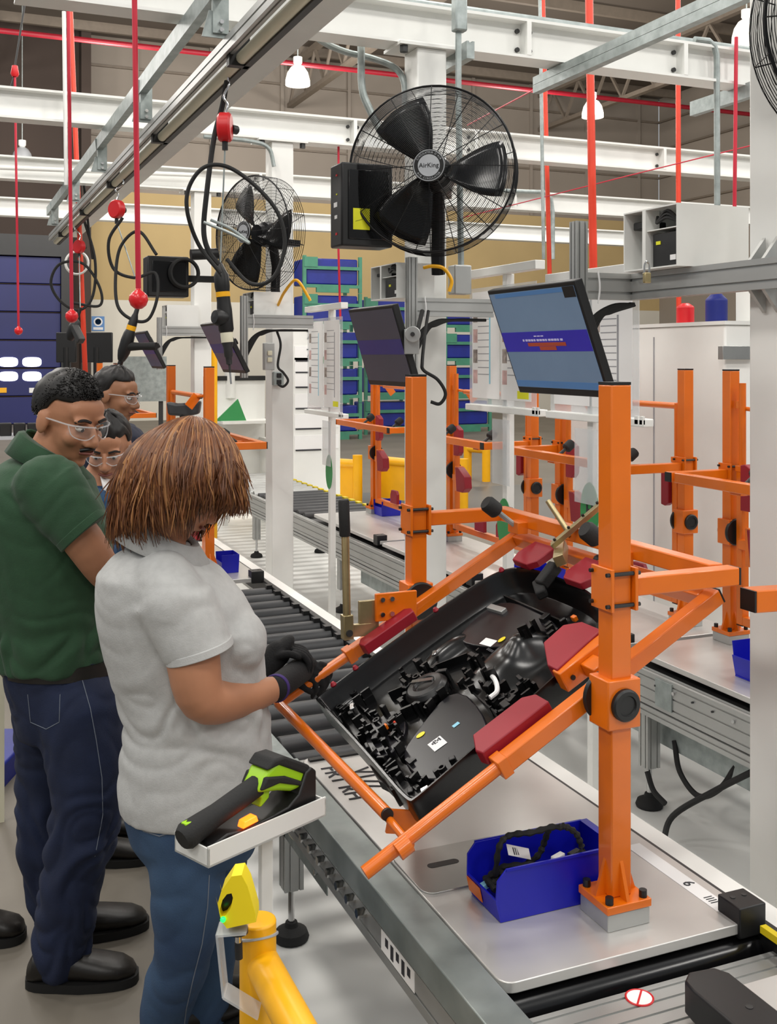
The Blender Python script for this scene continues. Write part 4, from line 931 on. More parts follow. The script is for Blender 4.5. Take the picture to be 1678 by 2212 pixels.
# ================================================================ blue parts bin with wiring harness
bn = thing('parts_bin', 'open fronted blue plastic bin on the near pallet beside the orange post', 'bin', (1.22, 2.05, PT), 'blue parts bins')
X0, X1, Y0, Y1 = 1.072, 1.365, 1.962, 2.105; hb = .115; w_ = .004
MB().box(X0+.012, X1, Y0+.006, Y1-.006, PT+.001, PT+.005).build('floor_panel', 'blue_bin', bn)
for y, s in ((Y0, 1), (Y1, -1)):                      # side walls with cut-down front, slightly flared
    prof = [(X0+.012, 0), (X1, 0), (X1+.006, hb), (X0+.022, hb-.003), (X0+.002, hb-.025), (X0, .045)]
    b = MB(); yb, yt = y+s*.006, y
    def yy(z): return yb+(yt-yb)*z/hb
    b.add([(px, yy(z), PT+.001+z) for px, z in prof]+[(px, yy(z)+s*w_, PT+.001+z) for px, z in prof], [(i, (i+1) % 6, (i+1) % 6+6, i+6) for i in range(6)]+[(0, 1, 2, 3, 4, 5), (11, 10, 9, 8, 7, 6)])
    o = b.build('side_wall', 'blue_bin', bn, bevel=.001)
    MB().box(X0+.022, X1+.006, y-s*.002, y+s*.002, PT+hb-.006, PT+hb).build('rolled_edge', 'blue_bin', bn)
b = MB(); b.add([(X0+.012, Y0+.006, PT+.001), (X0+.012, Y1-.006, PT+.001), (X0, Y1-.003, PT+.05), (X0, Y0+.003, PT+.05), (X0+.018, Y0+.006, PT+.001), (X0+.018, Y1-.006, PT+.001), (X0+.005, Y1-.003, PT+.05), (X0+.005, Y0+.003, PT+.05)], [(0, 1, 2, 3), (7, 6, 5, 4), (0, 4, 5, 1), (1, 5, 6, 2), (2, 6, 7, 3), (3, 7, 4, 0)]); fr = b.build('front_lip', 'blue_bin', bn, bevel=.001)
MB().obox(V(X0+.003, (Y0+Y1)/2+.035, PT+.028), V(0, .03, 0), V(-.0035, 0, .016), V(-.001, 0, 0)).build('card_label', 'orange', fr)
MB().box(X1+.002, X1+.006, Y0, Y1, PT+.001, PT+hb).build('back_wall', 'blue_bin', bn)
MB().box(X1+.006, X1+.022, Y0, Y1, PT+hb-.012, PT+hb).build('hanging_lip', 'blue_bin', bn)
hr = thing('wiring_harness', 'taped black wiring harness coiled in the near blue bin', 'wiring harness', (1.2, 2.06, PT+.005))
def ztop(px, py, z): return PZ(px, py, z)
for k, pts in enumerate(([(1070, 1890, .66), (1078, 1830, .73), (1100, 1805, .75), (1150, 1798, .76), (1200, 1786, .77), (1240, 1800, .77), (1270, 1820, .75), (1285, 1850, .72)],
            [(1040, 1930, .64), (1060, 1890, .65), (1090, 1872, .67), (1150, 1868, .68), (1220, 1868, .69), (1250, 1855, .70), (1280, 1850, .71)],
            [(1185, 1790, .765), (1175, 1820, .72), (1160, 1850, .69), (1120, 1875, .66), (1075, 1900, .645), (1050, 1915, .64)],
            [(1060, 1900, .63), (1100, 1890, .64), (1150, 1885, .645), (1180, 1880, .65), (1220, 1862, .68)],
            [(1045, 1900, .64), (1080, 1885, .66), (1110, 1900, .65), (1080, 1915, .635), (1050, 1910, .63)])):
    q = spline([ztop(*p) for p in pts], 8)
    q = [V(min(max(p.x, X0+.03), X1-.012), min(max(p.y, Y0+.018), Y1-.018), max(p.z, PT+.018)) for p in q]
    MB().tube(q, .006, n=8, radii=[.0065+.0015*math.sin(i*1.7) for i in range(len(q))]).build('taped_branch', 'black_rubber', hr)
c = ztop(1120, 1840, .70); c = V(c.x, min(max(c.y, Y0+.03), Y1-.03), c.z); tg = MB().obox(c, V(.026, -.004, -.008), V(.004, .012, .006), V(0, 0, .0006)).build('paper_tag', 'paper', hr)
for k in range(6): MB().obox(c+V(-.012+.005*k, 0, .0035-.0015*k), V(.0012, 0, -.0004), V(.002, .008, .004), V(0, 0, .0006)).build('bar_mark', 'ink', tg)
for px, py, z, m_ in ((1222, 1866, .70, 'paper'), (1048, 1912, .635, 'cyan_strip'), (1075, 1885, .65, 'black'), (1262, 1862, .70, 'black'), (1105, 1898, .63, 'chrome'), (1160, 1885, .63, 'chrome')):
    p = ztop(px, py, z); p = V(p.x, min(max(p.y, Y0+.03), Y1-.03), max(p.z, PT+.02)); MB().obox(p, V(.014, .003, .002), V(-.002, .007, 0), V(0, 0, .006)).build('connector', m_, hr, bevel=.0015)
# smaller bins on the second line
def bin2(label, x0, x1, y0, y1, h=.11):
    t = thing('parts_bin', label, 'bin', ((x0+x1)/2, (y0+y1)/2, PT), 'blue parts bins'); z0 = PT+.001; f = .008
    MB().box(x0+f, x1-f, y0+f, y1-f, z0, z0+.004).build('floor_panel', 'blue_bin', t)
    for q in ([(x0, y0, x1, y0)], [(x1, y0, x1, y1)], [(x1, y1, x0, y1)], [(x0, y1, x0, y0)]):
        a, bb, c_, d_ = q[0]; cx_, cy_ = (x0+x1)/2, (y0+y1)/2
        def s(px, py, k): return (cx_+(px-cx_)*k, cy_+(py-cy_)*k)
        o0, o1, i0, i1 = s(a, bb, .93), s(c_, d_, .93), s(a, bb, .90), s(c_, d_, .90); low = h*(.6 if a == c_ == x0 else 1)
        u0, u1, v0, v1 = s(a, bb, 1), s(c_, d_, 1), s(a, bb, .97), s(c_, d_, .97)
        b = MB(); b.add([(*o0, z0), (*o1, z0), (*i1, z0), (*i0, z0), (*u0, z0+low), (*u1, z0+low), (*v1, z0+low), (*v0, z0+low)], [(0, 3, 2, 1), (4, 5, 6, 7), (0, 1, 5, 4), (1, 2, 6, 5), (2, 3, 7, 6), (3, 0, 4, 7)]); b.build('wall', 'blue_bin', t)
    return t
bin2('blue bin at the right edge on the second line', 2.72, 3.04, 2.98, 3.16, .13)
bin2('blue bin behind the black rubber bumper on the second line', 2.72, 2.92, 4.62, 4.86)
bin2('blue bin behind the far orange post on the second line', 2.74, 2.94, 6.05, 6.25)
bin2('blue bin farthest along the second line', 3.02, 3.18, 7.3, 7.46)
bin2('small blue bin on the far pallet behind the worker', 1.42, 1.52, 5.72, 5.86, .10)
# ================================================================ scanner in its cradle on the white tray
DZ = .815; TA = PZ(450, 1876, DZ); TB = PZ(704, 1762, DZ); L_ = (TB-TA); LL = L_.length; L_.normalize(); Q_ = V(-L_.y, L_.x, 0); UZ = V(0, 0, 1)   # Q_: away from the camera side
if Q_.dot(V(SN, CS, 0)) < 0: Q_ = -Q_
def S3(l, q, z): return TA+L_*l+Q_*q+UZ*z
mat('lime', '#9ed114', .4, var=.05); mat('led_orange', '#ff8a2a', .3, emit=4, ecol='#ff5a10'); mat('led_green', '#20ff60', .3, emit=2)
ty = thing('scanner_tray', 'white sheet metal tray on a slim white post holding the scanner', 'tray', S3(LL*.55, .04, 0))
Wd = .105
MB().obox(S3(LL/2, Wd/2, .002), L_*LL/2, Q_*Wd/2, UZ*.002).build('floor_panel', 'white', ty)
for q in (0.002, Wd-.002): MB().obox(S3(LL/2, q, .02), L_*LL/2, Q_*.002, UZ*.02).build('side_wall', 'white', ty)
for l in (0.002, LL-.002): MB().obox(S3(l, Wd/2, .018), L_*.002, Q_*Wd/2, UZ*.018).build('end_wall', 'white', ty)
pb = S3(LL*.60, .05, 0); MB().box(pb.x-.0125, pb.x+.0125, pb.y-.0125, pb.y+.0125, .002, DZ).build('post', 'white', ty, bevel=.002)
MB().box(pb.x-.05, pb.x+.05, pb.y-.05, pb.y+.05, .001, .006).build('base_plate', 'white', ty)
cr = thing('scanner_cradle', 'black charging cradle with glowing orange light in the white tray', 'cradle', S3(LL*.5, .05, .004))
prof = [(.015, .004), (.30, .004), (.30, .12), (.285, .135), (.27, .125), (.25, .075), (.22, .055), (.18, .050), (.10, .045), (.06, .052), (.02, .04)]
ZK = .80
def lprism(P2, q0, q1, nm, m, par, bev=.004):
    k = len(P2); b = MB(); b.add([S3(l, q0, z*ZK) for l, z in P2]+[S3(l, q1, z*ZK) for l, z in P2], [(i, (i+1) % k, (i+1) % k+k, i+k) for i in range(k)]+[tuple(range(k))[::-1], tuple(range(k, 2*k))]); return b.build(nm, m, par, bevel=bev, seg=3)
lprism(prof, .014, .088, 'body', 'black', cr)
lprism([(.095, .050), (.135, .054), (.13, .070), (.10, .066)], .010, .030, 'lamp', 'led_orange', cr, .002)
sc = thing('barcode_scanner', 'lime green and black handheld scanner lying in the cradle', 'scanner', S3(LL*.5, .05, .06))
lprism([(.145, .115), (.17, .16), (.20, .178), (.28, .125), (.285, .105), (.27, .085), (.235, .085), (.20, .10)], .022, .080, 'body', 'lime', sc, .010)
lprism([(.165, .165), (.185, .188), (.215, .186), (.285, .138), (.29, .118), (.28, .112), (.20, .168)], .018, .084, 'top_cover', 'black_rubber', sc, .008)
lprism([(.150, .120), (.165, .15), (.215, .135), (.265, .102), (.265, .090), (.20, .122)], .017, .085, 'side_bumper', 'black_rubber', sc, .004)
lprism([(.145, .115), (.16, .14), (.19, .12), (.185, .085), (.165, .070), (.158, .07), (.165, .09)], .034, .068, 'trigger_guard', 'lime', sc, .004)
h0, h1 = S3(.165, .051, .118*ZK), S3(-.012, .051, .064*ZK)
MB().tube([h0, h0.lerp(h1, .25), h0.lerp(h1, .6), h1, h1-L_*.012-UZ*.004], .024, n=14, radii=[.022, .0225, .022, .027, .020]).build('handle', 'black_rubber', sc)
MB().obox(h1+UZ*.024+L_*.004, L_*.012, Q_*.008, UZ*.003).build('lime_clip', 'lime', sc, bevel=.002)
# ================================================================ yellow guard rail and sensor in the foreground
yr = thing('yellow_guard_rail', 'yellow tubular guard rail in the foreground at the bottom', 'guard rail', PD(557, 2300, 1.92))
yp_ = PD(557, 1985, 1.92); ztop_ = yp_.z
MB().cyl((yp_.x, yp_.y, 0.002), (yp_.x, yp_.y, ztop_), .033, n=28).build('post', 'yellow', yr, bevel=.004)
zr = .70; MB().tube([(yp_.x+.005, yp_.y-.01, zr), (yp_.x+.005, yp_.y-.3, zr), (yp_.x+.005, yp_.y-1.2, zr)], .031, n=28).build('rail', 'yellow', yr)
b = MB(); b.tube(arc((yp_.x, yp_.y-.0, zr+.045), .0345, 0, 2*math.pi, 28, (1, 0, .0), (0, .93, -.35))[:-1], .003, n=6, closed=True); b.build('cable_tie', 'badge', yr)
tag(MB().cyl((yp_.x, yp_.y, 0), (yp_.x, yp_.y, .002), .09, n=24).build('floor_flange', 'yellow'), 'round yellow floor flange under the foreground guard post', 'flange')
se = thing('light_sensor', 'yellow touch sensor with oval opening and green light on the guard rail', 'sensor', PD(505, 2005, 1.84))
sd = 1.84; out = [(470, 1952), (478, 1925), (500, 1893), (522, 1890), (535, 1915), (552, 1975), (553, 1992), (490, 2006), (478, 1990)]
hole = [(474, 1968), (480, 1945), (490, 1932), (500, 1930), (503, 1940), (498, 1962), (487, 1978), (478, 1982), (474, 1976)]
k = len(out); fw = V(SN, CS, 0); b = MB()
A_ = [PD(*p, sd) for p in out]; B_ = [PD(*p, sd) for p in hole]; th = fw*.045
b.add(A_+B_+[p+th for p in A_]+[p+th for p in B_], [(i, (i+1) % k, k+(i+1) % k, k+i) for i in range(k)]+[(2*k+i, 3*k+i, 3*k+(i+1) % k, 2*k+(i+1) % k) for i in range(k)]+[(i, 2*k+i, 2*k+(i+1) % k, (i+1) % k) for i in range(k)]+[(k+i, k+(i+1) % k, 3*k+(i+1) % k, 3*k+i) for i in range(k)])
b.build('housing', 'yellow_bright', se, bevel=.002)
b = MB(); BB_ = [p+fw*.02 for p in B_]; b.add(BB_+[p+fw*.02 for p in BB_], [tuple(range(k)), tuple(range(k, 2*k))[::-1]]+[(i, (i+1) % k, (i+1) % k+k, i+k) for i in range(k)]); b.build('lens', 'black_gloss', se)
MB().ell(PD(482, 1985, sd)-fw*.002, .005, n=10).build('status_light', 'led_green', se)
MB().cyl(PD(515, 2004, sd+.02), PD(515, 2014, sd+.02), .017, n=16).build('lock_nut', 'black', se)
MB().cyl(PD(515, 2014, sd+.02), PD(515, 2035, sd+.02), .006, n=12).build('plug', 'chrome', se); MB().cyl(PD(515, 2035, sd+.02), PD(516, 2070, sd+.02), .007, n=12).build('cable', 'black_rubber', se)
br = [(472, 2005), (486, 2140), (560, 2185)]; b = MB()
for (a, c_) in zip(br[:-1], br[1:]): b.bar(PD(*a, sd+.02), PD(*c_, sd+.02), .004, .045, up=fw)
b.bar(PD(472, 2008, sd+.02), PD(535, 2003, sd+.02), .045, .004, up=UZ); b.build('bracket', 'acrylic', se)
# ================================================================ background things
en = thing('machine_enclosure', 'tall plain white machine enclosure behind the second line at right', 'enclosure', (4.4, 5.2, 0))
MB().box(3.75, 5.4, 4.41, 5.95, .0, 1.955).build('cabinet', 'white', en, bevel=.01)
MB().box(3.745, 3.75, 5.0, 5.006, .1, 1.9).build('panel_joint', 'ink_light', en)
MB().box(3.74, 5.41, 4.40, 5.96, 1.955, 1.975).build('top_rim', 'white_matte', en)
c = PY(1582, 762, 4.39); tag(MB().box(c.x-.08, c.x+.14, 4.37, 4.408, c.z-.035, c.z+.035).build('steel_bracket', 'steel_sheet', bevel=.002), 'grey steel plate sticking out before the white enclosure', 'bracket')
# odds and ends on the enclosure
def small(name, mb, m, label, cat): return tag(mb.build(name, m, bevel=.006), label, cat)
z = 1.976
small('oil_can', MB().lathe([(.06, 0), (.06, .13), (.03, .16), (.02, .19), (0, .19)], V(3.98, 4.75, z), n=16), 'blue_crate', 'blue can standing on the white enclosure', 'can')
small('oil_can', MB().lathe([(.05, 0), (.05, .10), (.02, .12), (0, .12)], V(3.95, 4.98, z), n=16), 'red', 'small red can on the white enclosure', 'can')
small('control_unit', MB().box(4.0, 4.2, 4.5, 4.62, z, z+.2), 'white', 'white control unit on the white enclosure', 'control unit')
# parts shelf with slips of paper
sp0, sp1 = PY(632, 1000, 10.2), PY(735, 1000, 10.2); xa, xb = sp0.x, sp1.x
sh = thing('label_cabinet', 'white cabinet with paper slips in rows, behind the far paper board', 'cabinet', ((xa+xb)/2, 10.4, 0))
MB().box(xa, xb, 10.2, 10.6, 0, 2.12).build('body', 'white', sh, bevel=.005)
for k, py in enumerate((765, 790, 822, 868, 912, 958)):
    z_ = PY(650, py, 10.2).z; s = MB().box(xa+.02, xb-.02, 10.195, 10.2, z_-.06, z_+.08).build('paper_slip', 'paper', sh); MB().box(xa+.03, xa+.3, 10.192, 10.195, z_-.075, z_-.06).build('shelf_edge', 'ink', s)
MB().box(xa+.28, xa+.42, 10.19, 10.195, 1.72, 1.79).build('green_slip', 'sign_green', sh)
text_mesh('73', .12, V(xa+.2, 10.19, 2.0), (1, 0, 0), (0, 0, 1), 'numeral', 'ink', sh); text_mesh('73', .12, V(xa+.2, 10.19, 1.82), (1, 0, 0), (0, 0, 1), 'numeral', 'ink', sh)
# white bench with green triangle
wb_ = thing('white_bench', 'white work bench partition behind the upright near fixture', 'bench', (3.2, 12, 0)); a0, a1 = PY(462, 900, 11.4).x, PY(572, 900, 11.4).x
MB().box(a0, a1, 11.4, 11.46, 0.25, PY(500, 822, 11.4).z).build('back_panel', 'white', wb_); MB().box(a0, a1, 11.0, 11.4, PY(500, 909, 11.1).z-.03, PY(500, 909, 11.1).z).build('worktop', 'white', wb_)
MB().box(a0, a1, 11.38, 11.47, PY(500, 822, 11.4).z, PY(500, 818, 11.4).z+.03).build('top_trim', 'black', wb_)
for x in (a0+.03, a1-.03): MB().box(x-.03, x+.03, 11.02, 11.4, 0, .9).build('leg', 'white', wb_)
MB().cyl(PY(497, 740, 11.42), PY(497, 860, 11.42), .06, n=14).build('mast', 'white', wb_)
g = [PY(465, 907, 11.1), PY(514, 862, 11.1), PY(532, 908, 11.1)]; g[0].z = g[2].z = PY(500, 909, 11.1).z; b = MB(); b.add(g+[p+V(0, .02, 0) for p in g], [(0, 1, 2), (5, 4, 3), (0, 3, 4, 1), (1, 4, 5, 2), (2, 5, 3, 0)])
ts = tag(b.build('triangle_sign', 'sign_green'), 'green triangular sign standing on the white bench', 'sign')
# grey sheet and seat back seen between fixtures
c0, c1 = PY(262, 868, 10.9), PY(360, 770, 10.9); gs = thing('sheet_cart', 'grey metal sheet upright behind the dark haired woman', 'panel', ((c0.x+c1.x)/2, 10.95, 0))
MB().box(c0.x, c1.x, 10.9, 10.93, c0.z, c1.z).build('sheet', 'galv', gs)
for x in (c0.x+.05, c1.x-.05): MB().box(x-.02, x+.02, 10.93, 10.97, 0, c1.z).build('upright', 'alu_dark', gs)
sb = PD(395, 882, 6.4); st_ = thing('seat_back', 'dark grey upholstered backrest beyond the worker in grey', 'seat back', V(sb.x, sb.y, PT), None)
b = MB(); q = [PD(358, 868, 6.4), PD(380, 872, 6.4), PD(410, 870, 6.4), PD(432, 866, 6.4), PD(428, 895, 6.4), PD(400, 900, 6.4), PD(362, 897, 6.4)]; k = len(q); b.add(q+[p+fw*.08 for p in q], [tuple(range(k)), tuple(range(k, 2*k))[::-1]]+[(i, (i+1) % k, (i+1) % k+k, i+k) for i in range(k)]); b.build('cushion', 'roller', st_, bevel=.015, seg=3)
m_ = PD(395, 895, 6.42); MB().cyl(V(m_.x, m_.y, PT+.001), m_, .02, n=10).build('stem', 'black', st_)
# monitor pair at far left
for px0, px1, lab in ((122, 165, 'left one of the two black office monitors behind the man'), (175, 243, 'right one of the two black office monitors behind the man')):
    a_, b_ = PD(px0, 783, 11), PD(px1, 718, 11); t = thing('desk_monitor', lab, 'monitor', V((a_.x+b_.x)/2, (a_.y+b_.y)/2, 0), 'desk monitors'); rt = V(CS, -SN, 0); c = (a_+b_)/2; hw = (b_-a_).dot(rt)/2; hh_ = (b_.z-a_.z)/2
    MB().obox(c, rt*hw, UZ*hh_, fw*.02).build('screen', 'black', t, bevel=.008); MB().cyl(V(c.x, c.y, 0), c, .035, n=10).build('stand', 'black', t)
# green stacking racks with blue crates
RWHO = ('left', 'middle', 'right')
def rack(label, x0, x1, y0, z0, h):
    t = thing('stacking_rack', label, 'rack', ((x0+x1)/2, y0+.5, z0), 'green stacking racks'); p_ = .07; y1 = y0+1.0
    for x in (x0, x1-p_):
        for y in (y0, y1-p_): MB().box(x, x+p_, y, y+p_, z0, z0+h-.01).build('post', 'green_steel', t)
    for zz in (z0+.10, z0+h*.62): MB().box(x0+p_, x1-p_, y0, y0+.05, zz, zz+.07).build('cross_rail', 'green_steel', t)
    MB().box(x0+.3, x1-.3, y0-.01, y0+.06, z0, z0+.1).build('fork_pocket', 'green_steel', t)
    MB().box(x0+p_+.01, x1-p_-.01, y0+.06, y1-.08, z0+.17, z0+h-.06).build('crate', 'blue_crate', t, bevel=.03)
    MB().box(x0+.02, x0+.32, y0-.015, y0-.001, z0+h*.68, z0+h-.04).build('card_plate', 'green_steel', t)
for c_, (px0, px1, Yr, rows) in enumerate(((655, 782, 21.5, 5), (788, 905, 22.6, 4), (960, 1062, 22.6, 4))):
    x0, x1 = PY(px0, 900, Yr).x, PY(px1, 900, Yr).x; hh_ = .79
    for k in range(rows):
        rack('green stacking rack with blue crate, %s column, %s' % (RWHO[c_], ('on the floor', 'second from the floor', 'third from the floor', 'fourth from the floor', 'topmost of five')[k]), x0, x1, Yr, k*hh_, hh_)
# yellow guards far behind
def guard(label, pts, z1, panel=False):
    t = thing('yellow_guard', label, 'guard rail', (pts[0][0], pts[0][1], 0), 'far yellow guards')
    for x, y in pts: MB().cyl((x, y, 0), (x, y, z1+.06), .06, n=14).build('post', 'yellow', t)
    for (a, c_) in zip(pts[:-1], pts[1:]):
        MB().tube([(a[0], a[1], z1-.05), (c_[0], c_[1], z1-.05)], .055, n=12).build('rail', 'yellow', t)
        if panel: MB().bar((a[0], a[1], z1*.45), (c_[0], c_[1], z1*.45), .03, z1*.75).build('panel', 'yellow', t)
    return t
def fl(px, py): p = PZ(px, py, 0); return (p.x, p.y)
guard('low yellow guard rail left of the far orange fixture', [fl(648, 1062), fl(695, 1060)], .52)
guard('yellow guard rail with panel reaching right from the far paper board', [fl(690, 1078), fl(772, 1085)], .52, True)
guard('yellow guard with panel behind the farthest orange fixture', [fl(812, 1080), fl(1000, 1105)], .55, True)
guard('yellow guard bar at the left of the white column', [fl(520, 1055), fl(560, 1058)], .42)
b = MB(); c = [fl(1010, 1035), fl(1050, 1040)]; guard('farthest yellow guard rail near the acrylic holder', c, .5)
# vertical yellow beacon pole and bits at left
p = PD(463, 790, 10.5); tag(MB().cyl(V(p.x, p.y, 0), PD(463, 745, 10.5), .03, n=12).build('marker_pole', 'yellow'), 'thin yellow pole beside the dark blue monitor', 'pole')
c = PY(212, 699, WY-.03); sg = tag(MB().box(c.x-.17, c.x+.17, WY-.02, WY-.002, c.z-.2, c.z+.2).build('safety_sign', 'taskbar'), 'blue and white mandatory safety sign on the far wall', 'sign')
MB().lathe([(.12, 0), (.12, .006), (.085, .006), (.08, 0)], V(c.x, WY-.02, c.z+.05), (0, -1, 0), n=20).build('pictogram', 'paper', sg); MB().box(c.x-.13, c.x+.13, WY-.026, WY-.02, c.z-.17, c.z-.10).build('text_panel', 'paper', sg)
# light switch boxes on the column
for px, py, d, lab in ((580, 770, 6.72, 'clear fronted switch box on the white column behind the worker'), (600, 818, 6.72, 'black socket box on the white column behind the worker')):
    c = PY(px, py, 6.768); t = thing('switch_box', lab, 'switch box', c); MB().cb(c, .07, .05, .18 if py < 800 else .09).build('case', 'alu' if py < 800 else 'galv', t, bevel=.005)
    for dz in (-.022, .022): MB().cb(c+V(0, -.03, dz), .03, .012, .03).build('button', 'black' if py > 800 else 'beige_rail', t, bevel=.003)
hose([(598, 715, 6.6), (606, 745, 6.6), (600, 790, 6.6), (612, 805, 6.6), (622, 822, 6.6), (612, 835, 6.6), (600, 830, 6.6)], .008, 'black cable drooping beside the switch boxes', 'black_rubber', 'cable')
hose([(912, 672, 4.58), (895, 740, 4.4), (880, 790, 4.3)], .010, 'black cables from the arm down behind the dim monitor', 'black_rubber', 'cable')
hose([(925, 672, 4.6), (918, 720, 4.5), (912, 780, 4.3), (915, 800, 4.28), (945, 820, 4.28), (962, 850, 4.28), (950, 872, 4.28), (930, 868, 4.28)], .007, 'thin black cable looping right of the dim monitor', 'black_rubber', 'cable')
hose([(915, 578, 4.62), (935, 575, 4.6), (958, 580, 4.6), (975, 605, 4.6), (970, 630, 4.6)], .008, 'short yellow cable below the large fan', 'yellow', 'cable')
hose([(600, 660, 6.62), (615, 630, 6.5), (640, 605, 6.4), (665, 640, 6.4), (670, 650, 6.4)], .009, 'yellow cable beside the second fan', 'yellow', 'cable')
# low blue pallet and white post at the left edge
p0, p1 = PD(-60, 1690, 4.6), PD(42, 1612, 4.6); t = thing('blue_box', 'blue plastic box at the left edge behind the man', 'box', V(p0.x, p0.y, 0)); rt = V(CS, -SN, 0)
cc = (p0+p1)/2; MB().obox(V(cc.x, cc.y, cc.z), rt*.1, fw*.25, UZ*.07).build('lid', 'blue_crate', t, bevel=.01); MB().obox(V(cc.x, cc.y, (cc.z-.07)/2), rt*.08, fw*.2, UZ*((cc.z-.07)/2)).build('stand', 'alu_dark', t)
p0 = PD(2, 1770, 4.1); tag(MB().box(p0.x-.012, p0.x+.012, p0.y-.012, p0.y+.012, 0, PD(2, 1380, 4.1).z).build('table_leg', 'beige_rail'), 'slim cream post at the left edge behind the man', 'post')
# table with black cases behind the man
p0 = PD(-30, 985, 12.5); t = thing('far_table', 'far table with dark top at the left edge', 'table', V(p0.x, p0.y, 0)); zt = PD(50, 940, 12.5).z
MB().obox(V(p0.x+.5, p0.y, zt-.02), V(.9, 0, 0), V(0, .3, 0), UZ*.02).build('top', 'badge', t)
for dx in (-.3, 1.3): MB().box(p0.x+dx-.03, p0.x+dx+.03, p0.y-.03, p0.y+.03, 0, zt-.04).build('leg', 'alu', t)
for k in range(3):
    c = PD(12+30*k, 925, 12.4); tag(MB().cb(V(c.x, c.y, zt+.075), .13, .1, .15).build('black_case', 'black', bevel=.01), ('left', 'middle', 'right')[k]+' one of three small black cases on the far table', 'case', 'cases on the far table')
# ================================================================ people
RT, FW, UP = V(CS, -SN, 0), V(SN, CS, 0), V(0, 0, 1)
mat('polo_grey', '#b5b5b3', .85, var=.05, vs_=60, bump=.12, bs=260, sheen=.15)
mat('polo_green', '#25472d', .85, var=.10, vs_=30, bump=.12, bs=240, sheen=.1)
mat('denim_dark', '#141f3b', .85, var=.18, vs_=12, bump=.15, bs=300)
mat('denim_blue', '#253a58', .85, col2='#3f5a78', vs_=4, bump=.15, bs=300)
mat('navy', '#141c33', .8, var=.15); mat('teal_denim', '#123a5c', .8, var=.15, vs_=20)
mat('hair_black', '#110d0b', .5, var=.3, vs_=40); mat('hair_brown', '#633a20', .45, var=.2, vs_=30); mat('hair_mid', '#80502d', .42, var=.15, vs_=30); mat('hair_light', '#a9774a', .42, var=.15, vs_=30)
mat('lip', '#7d4438', .5); mat('eye_white', '#d8d2cb', .25); mat('iris', '#1a100b', .2); mat('shoe_black', '#17130f', .42, var=.2, vs_=8, bump=.1, bs=40); mat('sole', '#0d0c0b', .7); mat('glove', '#0c0c0e', .9, bump=.2, bs=220); mat('purple', '#3a2568', .8); mat('stitch', '#6d7480', .8)
def loft(mb, rings, n=28, pw=2.2):
    P = []
    for c, ax, ay in rings:
        for k in range(n):
            a = 2*math.pi*k/n; ca, sa = math.cos(a), math.sin(a)
            P.append(c+ax*math.copysign(abs(ca)**(2/pw), ca)+ay*math.copysign(abs(sa)**(2/pw), sa))
    m = len(rings); Fs = [(i*n+k, i*n+(k+1) % n, (i+1)*n+(k+1) % n, (i+1)*n+k) for i in range(m-1) for k in range(n)]+[tuple(range(n))[::-1], tuple(range((m-1)*n, m*n))]
    return mb.add(P, Fs)
def chain(mb, pts, radii, n=18, sub=5):               # tapered limb with rounded ends
    Q = spline(pts, sub); rr = []
    for i in range(len(pts)-1): rr += [radii[i]+(radii[i+1]-radii[i])*k/sub for k in range(sub)]
    rr.append(radii[-1]); mb.tube(Q, 1, n=n, radii=rr); mb.ell(Q[0], rr[0], n=n); mb.ell(Q[-1], rr[-1], n=n); return mb
def fuse(mb, name, m, parent, voxel=.006, smooth=6, wr=0, wf=(9, 9, 22), cut=None, dec=None):
    for f_ in (0,): pass
    me = mb.mesh('tmp'); fix_normals_islands(me)
    o = bpy.data.objects.new('tmp_fuse', me); COL.objects.link(o)
    r = o.modifiers.new('r', 'REMESH'); r.mode = 'VOXEL'; r.voxel_size = voxel; r.adaptivity = 0
    if smooth: s = o.modifiers.new('s', 'SMOOTH'); s.factor = .6; s.iterations = smooth
    dg = bpy.context.evaluated_depsgraph_get(); out = bpy.data.meshes.new_from_object(o.evaluated_get(dg)); bpy.data.objects.remove(o)
    n = len(out.vertices); co = np.empty(n*3); out.vertices.foreach_get('co', co); co = co.reshape(-1, 3)
    if wr:
        no = np.empty(n*3); out.vertices.foreach_get('normal', no); no = no.reshape(-1, 3)
        w_ = np.array([abs(noise.noise(Vector((p[0]*wf[0]+3*noise.noise(Vector(p)*5), p[1]*wf[1], p[2]*wf[2]+4*noise.noise(Vector((p[0]*4, p[1]*4, 3.3))))))) for p in co])
        am = wr if not callable(wr) else np.array([wr(Vector(p)) for p in co])
        co += no*((w_-.25)*am)[:, None]
    p_ = parent
    while p_.parent: p_ = p_.parent
    co -= np.array(ORG[p_.name]); out.vertices.foreach_set('co', co.ravel()); out.update()
    out.name = name; out.materials.clear(); out.materials.append(MATS[m]); out.polygons.foreach_set('use_smooth', [True]*len(out.polygons))
    ob = bpy.data.objects.new(name, out); COL.objects.link(ob); ob.parent = parent
    return ob
def fix_normals_islands(me): fix_normals(me)
from mathutils.bvhtree import BVHTree
def surf(o, pts, off=.002):                           # points on a garment seen at photo pixels
    p = o
    while p.parent: p = p.parent
    og = ORG[p.name]; me = o.data; tr_ = BVHTree.FromPolygons([v.co+og for v in me.vertices], [tuple(f.vertices) for f in me.polygons]); out = []
    for px, py in pts:
        d = (PD(px, py, 1)-V(0, 0, H)).normalized(); h = tr_.ray_cast(V(0, 0, H), d)
        if h[0] is not None: out.append(h[0]+h[1]*off)
    return out
def seam(o, pts, r, m, name):
    q = []
    for a, b_ in zip(pts[:-1], pts[1:]): q += [(a[0]+(b_[0]-a[0])*k/6, a[1]+(b_[1]-a[1])*k/6) for k in range(6)]
    s_ = surf(o, q+[pts[-1]], r*.3)
    if len(s_) > 2: MB().tube(s_, r, n=5).build(name, m, o)
